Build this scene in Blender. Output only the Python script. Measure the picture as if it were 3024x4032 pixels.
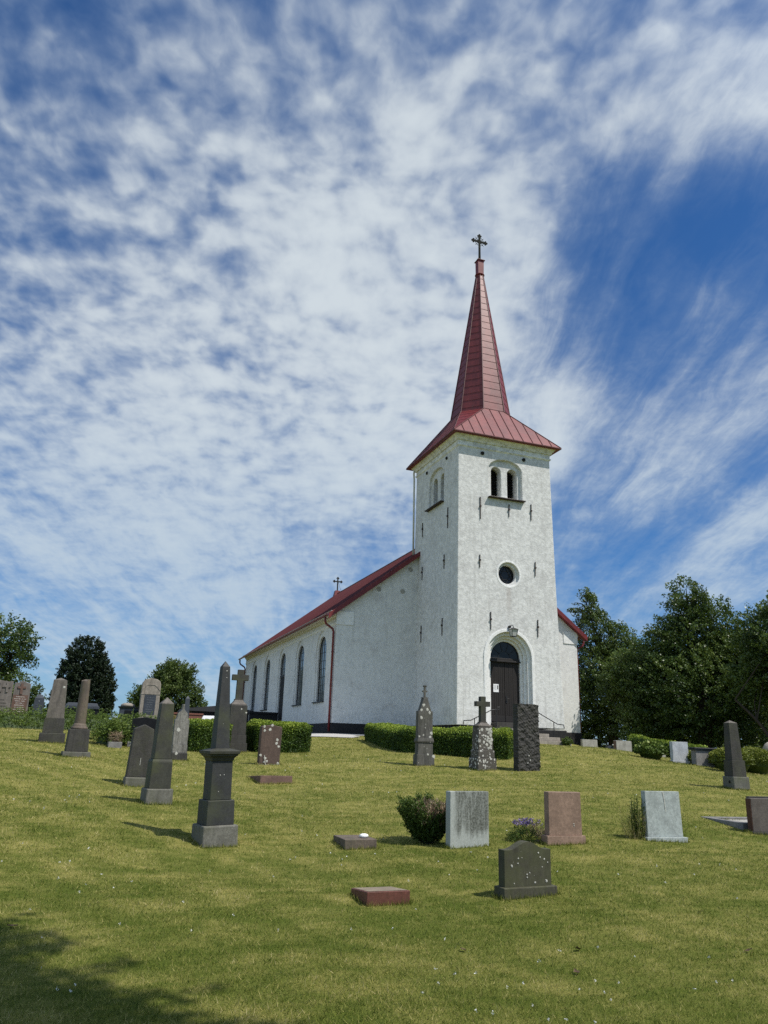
import bpy, bmesh, math, random
import numpy as np
from mathutils import Vector, Matrix
random.seed(7); RNG=np.random.default_rng(11)
R=math.radians; PI=math.pi
SC=bpy.context.scene
for o in list(bpy.data.objects): bpy.data.objects.remove(o)
# ------------------------------------------------------------------ camera
CAM=(-16.608,-34.52,-1.049); YAW,TILT,ROLL,FPX=.348,.298,.032,2987.065
cd=bpy.data.cameras.new('camera'); cam=bpy.data.objects.new('camera',cd); SC.collection.objects.link(cam)
_cy,_sy,_ct,_st=math.cos(YAW),math.sin(YAW),math.cos(TILT),math.sin(TILT)
_r=Vector((_cy,-_sy,0)); _F=Vector((_sy*_ct,_cy*_ct,_st)); _U=Vector((-_sy*_st,-_cy*_st,_ct))
_R2=_r*math.cos(ROLL)+_U*math.sin(ROLL); _U2=-_r*math.sin(ROLL)+_U*math.cos(ROLL)
m=Matrix((_R2,_U2,-_F)).transposed().to_4x4(); m.translation=CAM; cam.matrix_world=m
cd.sensor_fit='VERTICAL'; cd.sensor_height=24; cd.sensor_width=18; cd.lens=24*FPX/4032
cd.clip_start=.1; cd.clip_end=5000; SC.camera=cam
# ------------------------------------------------------------------ render
SC.view_settings.view_transform='Standard'; SC.view_settings.look='None'; SC.view_settings.gamma=1
SC.view_settings.exposure=0.08
SC.render.engine='CYCLES'
SC.cycles.use_denoising=False; SC.cycles.denoiser='OPENIMAGEDENOISE'
SC.cycles.max_bounces=6; SC.cycles.diffuse_bounces=3; SC.cycles.glossy_bounces=2; SC.cycles.transmission_bounces=3; SC.cycles.transparent_max_bounces=4
SC.cycles.sample_clamp_indirect=4; SC.cycles.caustics_reflective=False; SC.cycles.caustics_refractive=False
# ------------------------------------------------------------------ node helper
class NT:
    def __init__(s,nt): s.nt=nt; nt.nodes.clear()
    def n(s,t,ins=None,**props):
        nd=s.nt.nodes.new(t)
        for k,v in props.items(): setattr(nd,k,v)
        for k,v in (ins or {}).items():
            so=nd.inputs[k]
            if hasattr(v,'is_linked') or isinstance(v,bpy.types.NodeSocket): s.nt.links.new(v,so)
            elif isinstance(v,bpy.types.Node): s.nt.links.new(v.outputs[0],so)
            else: so.default_value=v
        return nd
    def math(s,op,a,b=0.0,c=None,clamp=False):
        nd=s.nt.nodes.new('ShaderNodeMath'); nd.operation=op; nd.use_clamp=clamp
        for i,v in enumerate((a,b) if c is None else (a,b,c)):
            if isinstance(v,bpy.types.NodeSocket): s.nt.links.new(v,nd.inputs[i])
            else: nd.inputs[i].default_value=v
        return nd.outputs[0]
    def ramp(s,v,lo,hi,a=0.0,b=1.0,smooth=True):
        nd=s.nt.nodes.new('ShaderNodeMapRange'); nd.interpolation_type='SMOOTHSTEP' if smooth else 'LINEAR'; nd.clamp=True
        s.nt.links.new(v,nd.inputs[0])
        for i,x in enumerate((lo,hi,a,b)): nd.inputs[i+1].default_value=x
        return nd.outputs[0]
    def noise(s,vec,scale,detail=4,rough=.55,dist=0.0):
        nd=s.n('ShaderNodeTexNoise',{'Scale':scale,'Detail':detail,'Roughness':rough,'Distortion':dist})
        s.nt.links.new(vec,nd.inputs['Vector']); return nd.outputs[0]
    def mapv(s,vec,scale=(1,1,1),loc=(0,0,0),rot=(0,0,0)):
        nd=s.n('ShaderNodeMapping',{'Scale':scale,'Location':loc,'Rotation':rot}); s.nt.links.new(vec,nd.inputs['Vector']); return nd.outputs[0]
    def mix(s,f,a,b):
        nd=s.nt.nodes.new('ShaderNodeMix'); nd.data_type='RGBA'
        for so,v in ((nd.inputs[0],f),(nd.inputs[6],a),(nd.inputs[7],b)):
            if isinstance(v,bpy.types.NodeSocket): s.nt.links.new(v,so)
            elif isinstance(v,(int,float)): so.default_value=v
            else: so.default_value=(v[0],v[1],v[2],1)
        return nd.outputs[2]
# ------------------------------------------------------------------ sun and sky
SUN_EL,SUN_A=R(56),R(46)
S=Vector((math.sin(SUN_A)*math.cos(SUN_EL),-math.cos(SUN_A)*math.cos(SUN_EL),math.sin(SUN_EL)))
ld=bpy.data.lights.new('sun','SUN'); ld.energy=4.8; ld.angle=R(.53); ld.color=(1,.95,.87)
sun=bpy.data.objects.new('sun',ld); SC.collection.objects.link(sun); sun.rotation_euler=S.to_track_quat('Z','Y').to_euler(); sun.location=(0,-20,40)
W=bpy.data.worlds.new('World'); SC.world=W; W.use_nodes=True
t=NT(W.node_tree)
sky=t.n('ShaderNodeTexSky',sky_type='NISHITA'); sky.sun_disc=False; sky.sun_elevation=SUN_EL; sky.sun_rotation=PI-SUN_A
sky.air_density=1.0; sky.dust_density=.3; sky.ozone_density=2.5; sky.altitude=0
skyc=t.n('ShaderNodeMix',data_type='RGBA',blend_type='MULTIPLY'); skyc.inputs[0].default_value=1; t.nt.links.new(sky.outputs[0],skyc.inputs[6]); skyc.inputs[7].default_value=(.38,.80,1.25,1)
bg1=t.n('ShaderNodeBackground',{'Color':skyc.outputs[2],'Strength':.078})
tc=t.n('ShaderNodeTexCoord'); D=tc.outputs['Generated']
sx=t.n('ShaderNodeSeparateXYZ',{0:D})
zz=t.math('ADD',t.math('MAXIMUM',sx.outputs[2],-.02),.19)
P=t.n('ShaderNodeCombineXYZ',{0:t.math('DIVIDE',sx.outputs[0],zz),1:t.math('DIVIDE',sx.outputs[1],zz),2:0.0}).outputs[0]
def lobe(dx,dy,dz,lo,hi):
    v=Vector((dx,dy,dz)).normalized()
    nd=t.n('ShaderNodeVectorMath',{0:D,1:tuple(v)},operation='DOT_PRODUCT'); return t.ramp(nd.outputs['Value'],lo,hi)
def pixdir(u,v):
    d=_F+_R2*((u-1512)/FPX)-_U2*((v-2016)/FPX); return d.normalized()
d_=pixdir; cR=lambda a: math.cos(R(a))
hole=lobe(*d_(2700,1130),cR(11),cR(2)); hole2=lobe(*d_(2420,900),cR(6),cR(1)); hole3=lobe(*d_(2980,830),cR(6),cR(1)); hole4=lobe(*d_(2950,2150),cR(15),cR(2))
hole5=lobe(*d_(1500,2230),cR(9),cR(1)); hole6=lobe(*d_(2300,2330),cR(9),cR(1))
thick=lobe(*d_(1150,1600),cR(31),cR(3)); core=lobe(*d_(1250,400),cR(17),cR(3))
dark=lobe(*d_(150,450),cR(24),cR(3)); dark2=lobe(*d_(1450,60),cR(10),cR(1)); wisp=lobe(*d_(2850,430),cR(7),cR(1))
SA=.33
Pr=t.mapv(P,rot=(0,0,SA))             # streak axis -> local Y
warp=t.n('ShaderNodeTexNoise',{'Scale':3.0,'Detail':3.0}); t.nt.links.new(Pr,warp.inputs['Vector'])
wv=t.n('ShaderNodeVectorMath',{1:(.5,.5,.5)},operation='SUBTRACT'); t.nt.links.new(warp.outputs['Color'],wv.inputs[0])
ws=t.n('ShaderNodeVectorMath',operation='SCALE'); t.nt.links.new(wv.outputs[0],ws.inputs[0]); ws.inputs['Scale'].default_value=.09
Pw_=t.n('ShaderNodeVectorMath',operation='ADD'); t.nt.links.new(Pr,Pw_.inputs[0]); t.nt.links.new(ws.outputs[0],Pw_.inputs[1]); Pw=Pw_.outputs[0]
# rippled cloud: rows across the wind, broken into puffs
rip=t.noise(t.mapv(Pw,scale=(12,16,1)),1.0,2.5,.5,.1)
mott=t.noise(t.mapv(Pw,scale=(19,16,1),loc=(4,2,0)),1.0,2.6,.5,.1)
puff=t.noise(t.mapv(Pw,scale=(6.5,6.5,1),loc=(3.1,7.7,0)),1.0,2.5,.5,.1)
med=t.noise(t.mapv(Pr,scale=(2.2,1.6,1),loc=(1.3,.4,0)),1.0,4,.55,.3)
fine=t.noise(t.mapv(Pw,scale=(60,44,1)),1.0,4,.62,.5)
strk=t.noise(t.mapv(Pw,scale=(6.5,1.15,1),loc=(2.2,.9,0)),1.0,5,.56,.3)
strk2=t.noise(t.mapv(Pw,scale=(17,3.6,1),loc=(5.2,.3,0)),1.0,6,.65,.8)
right=lobe(*d_(3350,1650),cR(30),cR(14))
low=t.ramp(sx.outputs[2],.50,.10)
M=lambda a,k: t.math('MULTIPLY',t.math('SUBTRACT',a,.5),k)
def add(*a):
    r=a[0]
    for b in a[1:]: r=t.math('ADD',r,b)
    return r
mul=lambda a,b: t.math('MULTIPLY',a,b)
sr=t.math('MAXIMUM',right,mul(low,.85)); inv=t.math('SUBTRACT',1.0,sr)
tex=add(mul(inv,add(M(mott,.95),M(rip,.55),M(puff,.62),M(fine,.2))), mul(sr,add(M(strk,1.35),M(strk2,.55),M(puff,.3),M(mott,.2),M(fine,.2))))
T=add(.55,tex,M(med,.75),mul(thick,.40),mul(core,.12),mul(hole,-.42),mul(hole2,-.14),mul(hole3,-.24),mul(hole4,-.06),mul(right,.10),mul(hole5,-.2),mul(hole6,-.2),mul(dark,-.13),mul(dark2,-.05),mul(wisp,.13),mul(low,.02))
mask=t.ramp(T,-.03,1.27)
fill_cover=lobe(-.88,-.35,.32,cR(62),cR(20)); mask=t.math('MAXIMUM',mask,mul(fill_cover,.9))  # unseen cloud cover added at left and behind, lifts fill on shaded walls
mask=t.math('MAXIMUM',mul(mask,.97),mul(t.ramp(sx.outputs[2],.26,.0),.55))
ccol=t.mix(t.ramp(T,.30,.98),(.30,.42,.62),(.76,.84,.90))
ccol=t.mix(mul(low,.65),ccol,(.47,.63,.80))
# cloud is brighter towards the sun's side of the sky, behind the photographer, plus an unseen bright patch added to fill the shaded walls
glow=lobe(S.x,S.y,S.z,cR(60),cR(5)); fill_lobe=lobe(-.88,-.35,.32,cR(62),cR(12))
bg2=t.n('ShaderNodeBackground',{'Color':ccol,'Strength':add(.80,mul(glow,.6),mul(fill_lobe,.5))})
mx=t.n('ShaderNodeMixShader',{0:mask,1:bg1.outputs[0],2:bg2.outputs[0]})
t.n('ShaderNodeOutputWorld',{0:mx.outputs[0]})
# ------------------------------------------------------------------ mesh helpers
COL=SC.collection
class MB:
    def __init__(s): s.v=[]; s.f=[]; s.m=[]
    def add(s,vs,fs,mi=0):
        b=len(s.v); s.v+= [tuple(p) for p in vs]; s.f+=[tuple(i+b for i in f) for f in fs]; s.m+=[mi]*len(fs); return s
    def frus(s,x0,x1,y0,y1,z0,X0,X1,Y0,Y1,z1,mi=0):
        return s.add([(x0,y0,z0),(x1,y0,z0),(x1,y1,z0),(x0,y1,z0),(X0,Y0,z1),(X1,Y0,z1),(X1,Y1,z1),(X0,Y1,z1)],
              [(3,2,1,0),(4,5,6,7),(0,1,5,4),(1,2,6,5),(2,3,7,6),(3,0,4,7)],mi)
    def box(s,x0,x1,y0,y1,z0,z1,mi=0): return s.frus(x0,x1,y0,y1,z0,x0,x1,y0,y1,z1,mi)
    def prism(s,poly,c0,c1,axis='y',mi=0):
        """poly: list of (u,w); axis y -> (u,c,w); axis x -> (c,u,w); axis z -> (u,w,c)"""
        n=len(poly); g={'y':lambda p,c:(p[0],c,p[1]),'x':lambda p,c:(c,p[0],p[1]),'z':lambda p,c:(p[0],p[1],c)}[axis]
        vs=[g(p,c0) for p in poly]+[g(p,c1) for p in poly]
        fs=[tuple(range(n-1,-1,-1)),tuple(range(n,2*n))]+[(i,(i+1)%n,n+(i+1)%n,n+i) for i in range(n)]
        return s.add(vs,fs,mi)
    def ring(s,outer,inner,c0,c1,axis='y',mi=0):
        """band between two polylines of equal length, open at its ends"""
        n=len(outer); g={'y':lambda p,c:(p[0],c,p[1]),'x':lambda p,c:(c,p[0],p[1]),'z':lambda p,c:(p[0],p[1],c)}[axis]
        vs=[g(p,c0) for p in outer]+[g(p,c0) for p in inner]+[g(p,c1) for p in outer]+[g(p,c1) for p in inner]
        fs=[]
        for i in range(n-1):
            fs+=[(i,i+1,n+i+1,n+i),(2*n+i+1,2*n+i,3*n+i,3*n+i+1),(i,2*n+i,2*n+i+1,i+1),(n+i+1,3*n+i+1,3*n+i,n+i)]
        fs+=[(0,n,3*n,2*n),(n-1,3*n-1,4*n-1,2*n-1)]
        return s.add(vs,fs,mi)
    def tube(s,path,r,n=8,mi=0,cap=True):
        P=[Vector(p) for p in path]; rs=r if isinstance(r,(list,tuple)) else [r]*len(P); vs=[]; fs=[]
        prev=None
        for i,p in enumerate(P):
            d=(P[min(i+1,len(P)-1)]-P[max(i-1,0)]).normalized()
            a=prev if prev is not None else (Vector((0,0,1)) if abs(d.z)<.9 else Vector((1,0,0)))
            a=(a-d*a.dot(d)).normalized(); b=d.cross(a); prev=a
            for k in range(n):
                w=2*PI*k/n; vs.append(p+(a*math.cos(w)+b*math.sin(w))*rs[i])
        for i in range(len(P)-1):
            for k in range(n): fs.append((i*n+k,i*n+(k+1)%n,(i+1)*n+(k+1)%n,(i+1)*n+k))
        if cap: fs+=[tuple(range(n-1,-1,-1)),tuple(range((len(P)-1)*n,len(P)*n))]
        return s.add(vs,fs,mi)
    def lathe(s,prof,n=24,cx=0,cy=0,mi=0):
        vs=[];fs=[]
        for r,z in prof:
            for k in range(n): vs.append((cx+r*math.cos(2*PI*k/n),cy+r*math.sin(2*PI*k/n),z))
        for i in range(len(prof)-1):
            for k in range(n): fs.append((i*n+k,i*n+(k+1)%n,(i+1)*n+(k+1)%n,(i+1)*n+k))
        fs+=[tuple(range(n-1,-1,-1)),tuple(range((len(prof)-1)*n,len(prof)*n))]
        return s.add(vs,fs,mi)
    def spot(s,x,y,z,r,mi=1,ny=-1):
        """irregular lichen patch, 3 mm proud of a face that looks along y"""
        n=11; ph=random.random()*6
        out=[(x+r*(1+.22*math.sin(3*2*PI*k/n+ph)+.12*random.uniform(-1,1))*math.cos(2*PI*k/n), z+r*(1.05+.2*math.sin(2*2*PI*k/n+ph*2))*math.sin(2*PI*k/n)) for k in range(n)]
        return s.add([(a,y+ny*.003,b) for a,b in out]+[(x,y+ny*.006,z)],[(k,(k+1)%n,n) for k in range(n)],mi)
    def obj(s,name,mats,parent=None,loc=(0,0,0),bevel=0,smooth=False):
        me=bpy.data.meshes.new(name); me.from_pydata(s.v,[],s.f)
        for mm in (mats if isinstance(mats,(list,tuple)) else [mats]): me.materials.append(mm)
        if any(s.m): me.polygons.foreach_set('material_index',s.m)
        bm=bmesh.new(); bm.from_mesh(me); bmesh.ops.recalc_face_normals(bm,faces=bm.faces); bm.to_mesh(me); bm.free()
        if smooth: me.polygons.foreach_set('use_smooth',[True]*len(me.polygons))
        me.update()
        o=bpy.data.objects.new(name,me); COL.objects.link(o); o.location=loc
        if parent is not None: o.parent=parent
        if bevel:
            b=o.modifiers.new('bevel','BEVEL'); b.width=bevel; b.segments=2; b.limit_method='ANGLE'; b.angle_limit=R(40)
        return o
def tag(o,label=None,cat=None,group=None,kind=None):
    if label: o['label']=label
    if cat: o['category']=cat
    if group: o['group']=group
    if kind: o['kind']=kind
    return o
def thing(name,label,cat,loc=(0,0,0),rz=0,group=None):
    o=bpy.data.objects.new(name,None); COL.objects.link(o); o.location=loc; o.rotation_euler=(0,0,rz); o.empty_display_size=.2
    return tag(o,label,cat,group)
def carve(o,cutters):
    """cut the niches into a wall and keep plain mesh data"""
    cs=[]
    for mb in cutters:
        c=mb.obj('cutter',[]); cs.append(c)
        mo=o.modifiers.new('cut','BOOLEAN'); mo.operation='DIFFERENCE'; mo.solver='EXACT'; mo.object=c
    bpy.context.view_layer.update(); dg=bpy.context.evaluated_depsgraph_get()
    me=bpy.data.meshes.new_from_object(o.evaluated_get(dg)); o.modifiers.clear(); o.data=me
    for c in cs: bpy.data.objects.remove(c)
def arch(cx,hw,z0,zs,rise=None,n=20):
    """arch outline: jambs at cx+-hw from z0 to the spring zs, then a round (or flatter) head"""
    rise=hw if rise is None else rise
    p=[(cx-hw,z0)]
    for k in range(n+1):
        a=PI-PI*k/n; p.append((cx+hw*math.cos(a),zs+rise*math.sin(a)))
    return p+[(cx+hw,z0)]
def disc(cx,cz,r,n=32): return [(cx+r*math.cos(2*PI*k/n),cz+r*math.sin(2*PI*k/n)) for k in range(n)]
# ------------------------------------------------------------------ the lie of the land
CP=[(-16.61,-34.51,-2.650),(-17.79,-29.66,-2.660),(-16.61,-34.51,-2.650),(-17.08,-29.54,-2.660),(-16.60,-34.51,-2.650),(-14.86,-29.84,-2.660),(-16.60,-34.51,-2.650),(-12.99,-31.07,-2.660),(-16.60,-34.51,-2.650),(-12.49,-31.69,-2.660),(-16.00,-45.00,-2.750),(-30.00,-45.00,-2.600),(-2.00,-45.00,-2.900),(-16.00,-70.00,-3.200),(-50.00,-60.00,-2.800),(30.00,-60.00,-3.600),(-14.32,-25.82,-2.560),(-13.55,-22.92,-2.400),(-12.54,-19.05,-2.130),(-11.52,-15.18,-1.830),(-10.50,-11.31,-1.550),(-12.57,-26.48,-2.560),(-11.23,-23.79,-2.400),(-9.43,-20.22,-2.130),(-7.64,-16.64,-1.830),(-5.84,-13.07,-1.550),(-15.08,-24.03,-2.520),(-15.42,-20.57,-2.113),(-15.56,-17.55,-2.019),(-16.83,-13.52,-1.573),(-17.61,-9.54,-1.303),(-19.58,-3.66,-0.899),(-17.52,-2.53,-0.898),(-17.56,-22.56,-2.194),(-18.22,-16.59,-1.662),(-14.17,-11.65,-1.638),(-11.92,-7.93,-1.411),(-15.71,-9.54,-1.371),(-10.31,-7.24,-1.398),(-6.64,-9.97,-1.301),(-7.04,-2.41,-0.986),(-5.88,-3.31,-0.945),(0.00,-2.50,-0.900),(3.00,-2.20,-0.800),(6.00,-1.00,-0.860),(7.50,2.00,-0.800),(10.90,5.20,-0.750),(-4.90,5.20,-0.600),(-5.00,12.00,-0.550),(-5.00,20.00,-0.450),(-5.00,32.00,-0.400),(11.00,15.00,-0.800),(11.00,32.00,-0.800),(3.00,12.00,-0.600),(3.00,25.00,-0.500),(1.56,-6.97,-0.863),(-1.77,-10.77,-1.096),(3.09,-8.05,-0.933),(3.08,-9.30,-1.062),(3.55,-10.97,-1.317),(3.99,-12.71,-1.431),(3.60,-14.42,-1.579),(3.56,-15.83,-1.644),(-1.96,-19.47,-1.792),(-7.93,-26.24,-2.500),(-10.82,-29.00,-2.620),(-9.21,-25.07,-2.420),(-6.75,-21.92,-2.200),(-3.05,-17.20,-1.750),(-3.04,-22.69,-2.350),(10.77,-2.67,-2.100),(12.81,-4.55,-2.400),(15.04,-6.91,-2.700),(9.69,0.76,-1.700),(18.97,13.80,-2.800),(26.54,7.17,-3.300),(-20.23,3.31,-0.970),(-17.16,3.48,-0.884),(-13.43,3.35,-0.813),(-21.34,15.26,-1.180),(-12.23,17.30,-0.987),(-23.69,40.14,-3.000),(-11.18,40.28,-2.800),(-3.18,23.96,-1.500),(-25.19,4.55,-1.300),(-22.51,-10.23,-1.600),(-19.91,-20.92,-2.300),(60.00,60.00,-4.000),(0.00,90.00,-3.500),(-60.00,60.00,-3.500),(90.00,0.00,-4.500),(-80.00,0.00,-3.500),(90.00,-60.00,-4.500),(60.00,-40.00,-4.000)]
CP=np.array(CP)
def _tps(r): return np.where(r>0,r*r*np.log(r+1e-9),0)
_P=CP[:,:2]/20; _n=len(_P); _A=np.zeros((_n+3,_n+3)); _A[:_n,:_n]=_tps(np.linalg.norm(_P[:,None]-_P[None],axis=2))+.004*np.eye(_n)
_A[:_n,_n]=1; _A[:_n,_n+1:]=_P; _A[_n,:_n]=1; _A[_n+1:,:_n]=_P.T
_W=np.linalg.solve(_A,np.concatenate([CP[:,2],[0,0,0]]))
def ground(x,y):
    x=np.atleast_1d(np.asarray(x,float)); y=np.atleast_1d(np.asarray(y,float)); q=np.stack([x,y],1)/20; z=np.zeros(len(q))
    for i in range(0,len(q),20000):
        c=q[i:i+20000]; z[i:i+20000]=_tps(np.linalg.norm(c[:,None]-_P[None],axis=2))@_W[:_n]+_W[-3]+c@_W[-2:]
    b=np.clip((np.hypot(x+5,y-5)-55)/45,0,1); b=b*b*(3-2*b)
    return z*(1-b)-4.0*b
def gz(x,y): return float(ground(x,y)[0])
# ------------------------------------------------------------------ materials
def mat(name):
    m_=bpy.data.materials.new(name); m_.use_nodes=True; return m_,NT(m_.node_tree)
def finish(t,color,rough=.8,bump=None,bstr=.3,bdist=.01,**kw):
    p=t.n('ShaderNodeBsdfPrincipled')
    def put(k,v):
        if isinstance(v,bpy.types.NodeSocket): t.nt.links.new(v,p.inputs[k])
        elif isinstance(v,(tuple,list)): p.inputs[k].default_value=(v[0],v[1],v[2],1)
        else: p.inputs[k].default_value=v
    put('Base Color',color); put('Roughness',rough); p.inputs['Specular IOR Level'].default_value=kw.get('spec',.3)
    if 'metal' in kw: put('Metallic',kw['metal'])
    if bump is not None:
        b=t.n('ShaderNodeBump',{'Strength':bstr,'Distance':bdist,'Height':bump}); t.nt.links.new(b.outputs[0],p.inputs['Normal'])
    t.n('ShaderNodeOutputMaterial',{0:p.outputs[0]}); return p
def plain(name,c,rough=.6,spec=.3,var=.15,sc=8,metal=0):
    m_,t=mat(name); o=t.n('ShaderNodeTexCoord').outputs['Object']; nz=t.noise(o,sc,4)
    finish(t,t.mix(nz,tuple(x*(1-var) for x in c),tuple(x*(1+var) for x in c)),rough,nz,.1,.005,spec=spec,metal=metal); return m_
def stone(name,c,stain=(.05,.05,.045),streak=.5,grain=.25,gscale=160,algae=0,lich=0,lscale=14,bump=.15,rough=.75,spec=.3,bsc=60,bdist=.004,lcol=(.55,.55,.50)):
    m_,t=mat(name); tc=t.n('ShaderNodeTexCoord'); o=tc.outputs['Object']
    oi=t.n('ShaderNodeObjectInfo'); sh=t.n('ShaderNodeVectorMath',{0:o},operation='ADD'); t.nt.links.new(oi.outputs['Location'],sh.inputs[1]); o=sh.outputs[0]
    g=t.noise(o,gscale,2,.7); v=t.noise(o,5,5,.6)
    col=t.mix(g,tuple(x*(1-grain*1.6) for x in c),tuple(x*(1+grain*1.6) for x in c))
    col=t.mix(t.ramp(v,.36,.66,0,.6),col,tuple(x*.55 for x in c)); v2=t.noise(o,26,5,.7,.3); col=t.mix(t.ramp(v2,.40,.66,0,.55),col,tuple(x*.5 for x in c)); v3=t.noise(o,38,4,.7); col=t.mix(t.ramp(v3,.55,.72,0,.45),col,tuple(min(x*1.7+.015,.7) for x in c))
    if streak:
        st=t.noise(t.mapv(o,scale=(9,9,1.1)),1.0,6,.65,.3); col=t.mix(t.ramp(st,.46,.72,0,streak),col,stain)
        st2=t.noise(t.mapv(o,scale=(34,34,4)),1.0,5,.7); col=t.mix(t.ramp(st2,.52,.72,0,streak*.7),col,tuple(x*.7 for x in stain))
    if algae:
        al=t.noise(o,2.6,5,.65); col=t.mix(t.ramp(al,.42,.7,0,algae),col,(.075,.085,.03))
    if lich:
        vo=t.n('ShaderNodeTexVoronoi',{'Scale':lscale,'Randomness':1.0}); dn=t.noise(o,lscale*3,2); 
        dv=t.n('ShaderNodeVectorMath',{0:o,1:(0,0,0)},operation='ADD'); t.nt.links.new(dv.outputs[0],vo.inputs['Vector'])
        hsh=t.n('ShaderNodeSeparateColor',{0:vo.outputs['Color']}).outputs[0]
        rad=t.math('MULTIPLY',t.math('SUBTRACT',hsh,1-lich),.9)
        k=t.math('LESS_THAN',t.math('ADD',vo.outputs['Distance'],t.math('MULTIPLY',dn,.16)),rad)
        k=t.math('MULTIPLY',k,t.ramp(t.noise(o,3.3,2),.34,.5))
        col=t.mix(t.math('MULTIPLY',k,.9),col,lcol)
    h=t.noise(o,bsc,4,.6)
    finish(t,col,rough,h,bump,bdist,spec=spec); return m_
M={}
M['dark_granite']=stone('dark_granite',(.040,.041,.040),(.03,.03,.03),.25,.35,150,algae=.35,bump=.1,rough=.6,spec=.35)
M['green_granite']=stone('green_granite',(.058,.058,.045),(.03,.03,.024),.35,.3,150,algae=.5,bump=.12,rough=.65)
M['base_granite']=stone('base_granite',(.165,.16,.135),(.06,.06,.045),.5,.4,90,algae=.45,bump=.35,bsc=40,bdist=.008)
M['rough_dark']=stone('rough_dark',(.062,.058,.052),(.026,.025,.022),.55,.4,90,algae=.25,bump=.5,bsc=35,bdist=.01)
M['weathered']=stone('weathered',(.165,.145,.125),(.06,.055,.05),.75,.3,120,algae=.2,bump=.25,bdist=.006)
M['column_stone']=stone('column_stone',(.155,.12,.095),(.06,.052,.045),.65,.3,120,algae=.3,bump=.3,bdist=.006)
M['black_polish']=stone('black_polish',(.010,.010,.012),(.01,.01,.01),.1,.15,120,bump=.0,rough=.4,spec=.25)
M['sandstone']=stone('sandstone',(.34,.30,.25),(.10,.085,.07),.6,.2,80,bump=.4,bsc=25,bdist=.012)
M['reddish']=stone('reddish',(.175,.105,.08),(.08,.06,.05),.5,.25,140,bump=.12)
M['grey_relief']=stone('grey_relief',(.20,.175,.155),(.07,.06,.055),.5,.3,90,bump=.3,bdist=.008)
M['slate']=stone('slate',(.055,.065,.08),(.03,.035,.045),.3,.2,120,bump=.1,rough=.55)
M['brown_lichen']=stone('brown_lichen',(.115,.078,.062),(.05,.036,.032),.7,.35,110,bump=.3,bdist=.006)
M['lichen']=stone('lichen',(.56,.55,.49),(.45,.44,.38),.25,.2,60,bump=.3,bdist=.004)
M['gothic_grey']=stone('gothic_grey',(.12,.115,.102),(.04,.04,.036),.8,.35,120,algae=.15,lich=.35,lscale=22,bump=.25,bdist=.006)
M['pale_lichen']=stone('pale_lichen',(.25,.24,.215),(.045,.042,.036),.95,.5,60,algae=.1,bump=.4,bdist=.01)
M['cross_stone']=stone('cross_stone',(.060,.058,.050),(.04,.038,.03),.5,.3,130,algae=.45,bump=.2)
M['lichen_stone']=stone('lichen_stone',(.105,.095,.08),(.05,.046,.04),.5,.3,130,algae=.1,lich=.78,lscale=17,bump=.3,bdist=.006,lcol=(.56,.55,.50))
M['split_stone']=stone('split_stone',(.062,.059,.053),(.032,.03,.027),.4,.3,80,algae=.15,bump=.9,bsc=16,bdist=.05)
def slab_mat():
    m_,t=mat('grey_slab'); o=t.n('ShaderNodeTexCoord').outputs['Object']; s=t.n('ShaderNodeSeparateXYZ',{0:o})
    st=t.noise(t.mapv(o,scale=(12,12,1.3)),1.0,6,.7,.3); f=t.noise(o,45,4,.75); c=t.noise(t.mapv(o,scale=(40,40,7)),1.0,4,.7)
    edge=t.math('MULTIPLY',t.ramp(t.math('ADD',s.outputs[0],t.math('MULTIPLY',t.math('SUBTRACT',st,.5),.18)),-.29,-.20),t.ramp(t.math('ADD',s.outputs[2],t.math('MULTIPLY',t.math('SUBTRACT',st,.5),.5)),.10,.30))
    k=t.math('MULTIPLY',edge,t.ramp(t.math('ADD',t.math('MULTIPLY',st,.6),t.math('MULTIPLY',c,.4)),.36,.56,.35,1))
    base=t.mix(t.ramp(f,.3,.7),(.29,.31,.285),(.40,.42,.39)); col=t.mix(k,base,t.mix(t.ramp(f,.35,.68),(.062,.066,.054),(.20,.21,.185)))
    finish(t,col,.8,f,.2,.004); return m_
M['grey_slab']=slab_mat()
M['mossy_dark']=stone('mossy_dark',(.075,.070,.050),(.032,.03,.02),.6,.3,150,algae=.5,lich=.22,lscale=30,bump=.15)
M['brown_granite']=stone('brown_granite',(.31,.205,.15),(.19,.125,.09),.15,.45,230,bump=.04,rough=.6)
M['grey_granite']=stone('grey_granite',(.40,.44,.42),(.28,.31,.29),.15,.35,260,bump=.04,rough=.6)
M['red_granite']=stone('red_granite',(.155,.055,.042),(.085,.045,.035),.4,.4,200,algae=.12,bump=.06,rough=.55)
M['stone_top']=stone('stone_top',(.27,.22,.16),(.15,.12,.09),.2,.3,140,bump=.2)
M['edge_stone']=stone('edge_stone',(.13,.11,.095),(.08,.07,.06),.6,.45,110,bump=.15)
M['rust_side']=stone('rust_side',(.12,.055,.035),(.06,.03,.02),.4,.2,110)
M['concrete']=stone('concrete',(.42,.40,.35),(.17,.16,.13),.55,.15,60,bump=.25)
M['pale_grey']=stone('pale_grey',(.50,.52,.54),(.33,.34,.35),.3,.15,150,bump=.05)
M['mid_grey']=stone('mid_grey',(.24,.23,.22),(.13,.125,.12),.4,.3,110,bump=.1)
M['step_stone']=stone('step_stone',(.36,.32,.27),(.16,.14,.11),.4,.25,90,bump=.2)
M['plinth_black']=stone('plinth_black',(.018,.018,.019),(.035,.034,.032),.4,.3,60,bump=.6,bsc=14,bdist=.03,rough=.8)
M['white_paint']=plain('white_paint',(.80,.80,.77),.8,.2,.05,14)
M['iron']=plain('iron',(.02,.02,.022),.5,.4,.2,20); M['dull_iron']=plain('dull_iron',(.03,.03,.027),.9,.05,.3,9)
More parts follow.
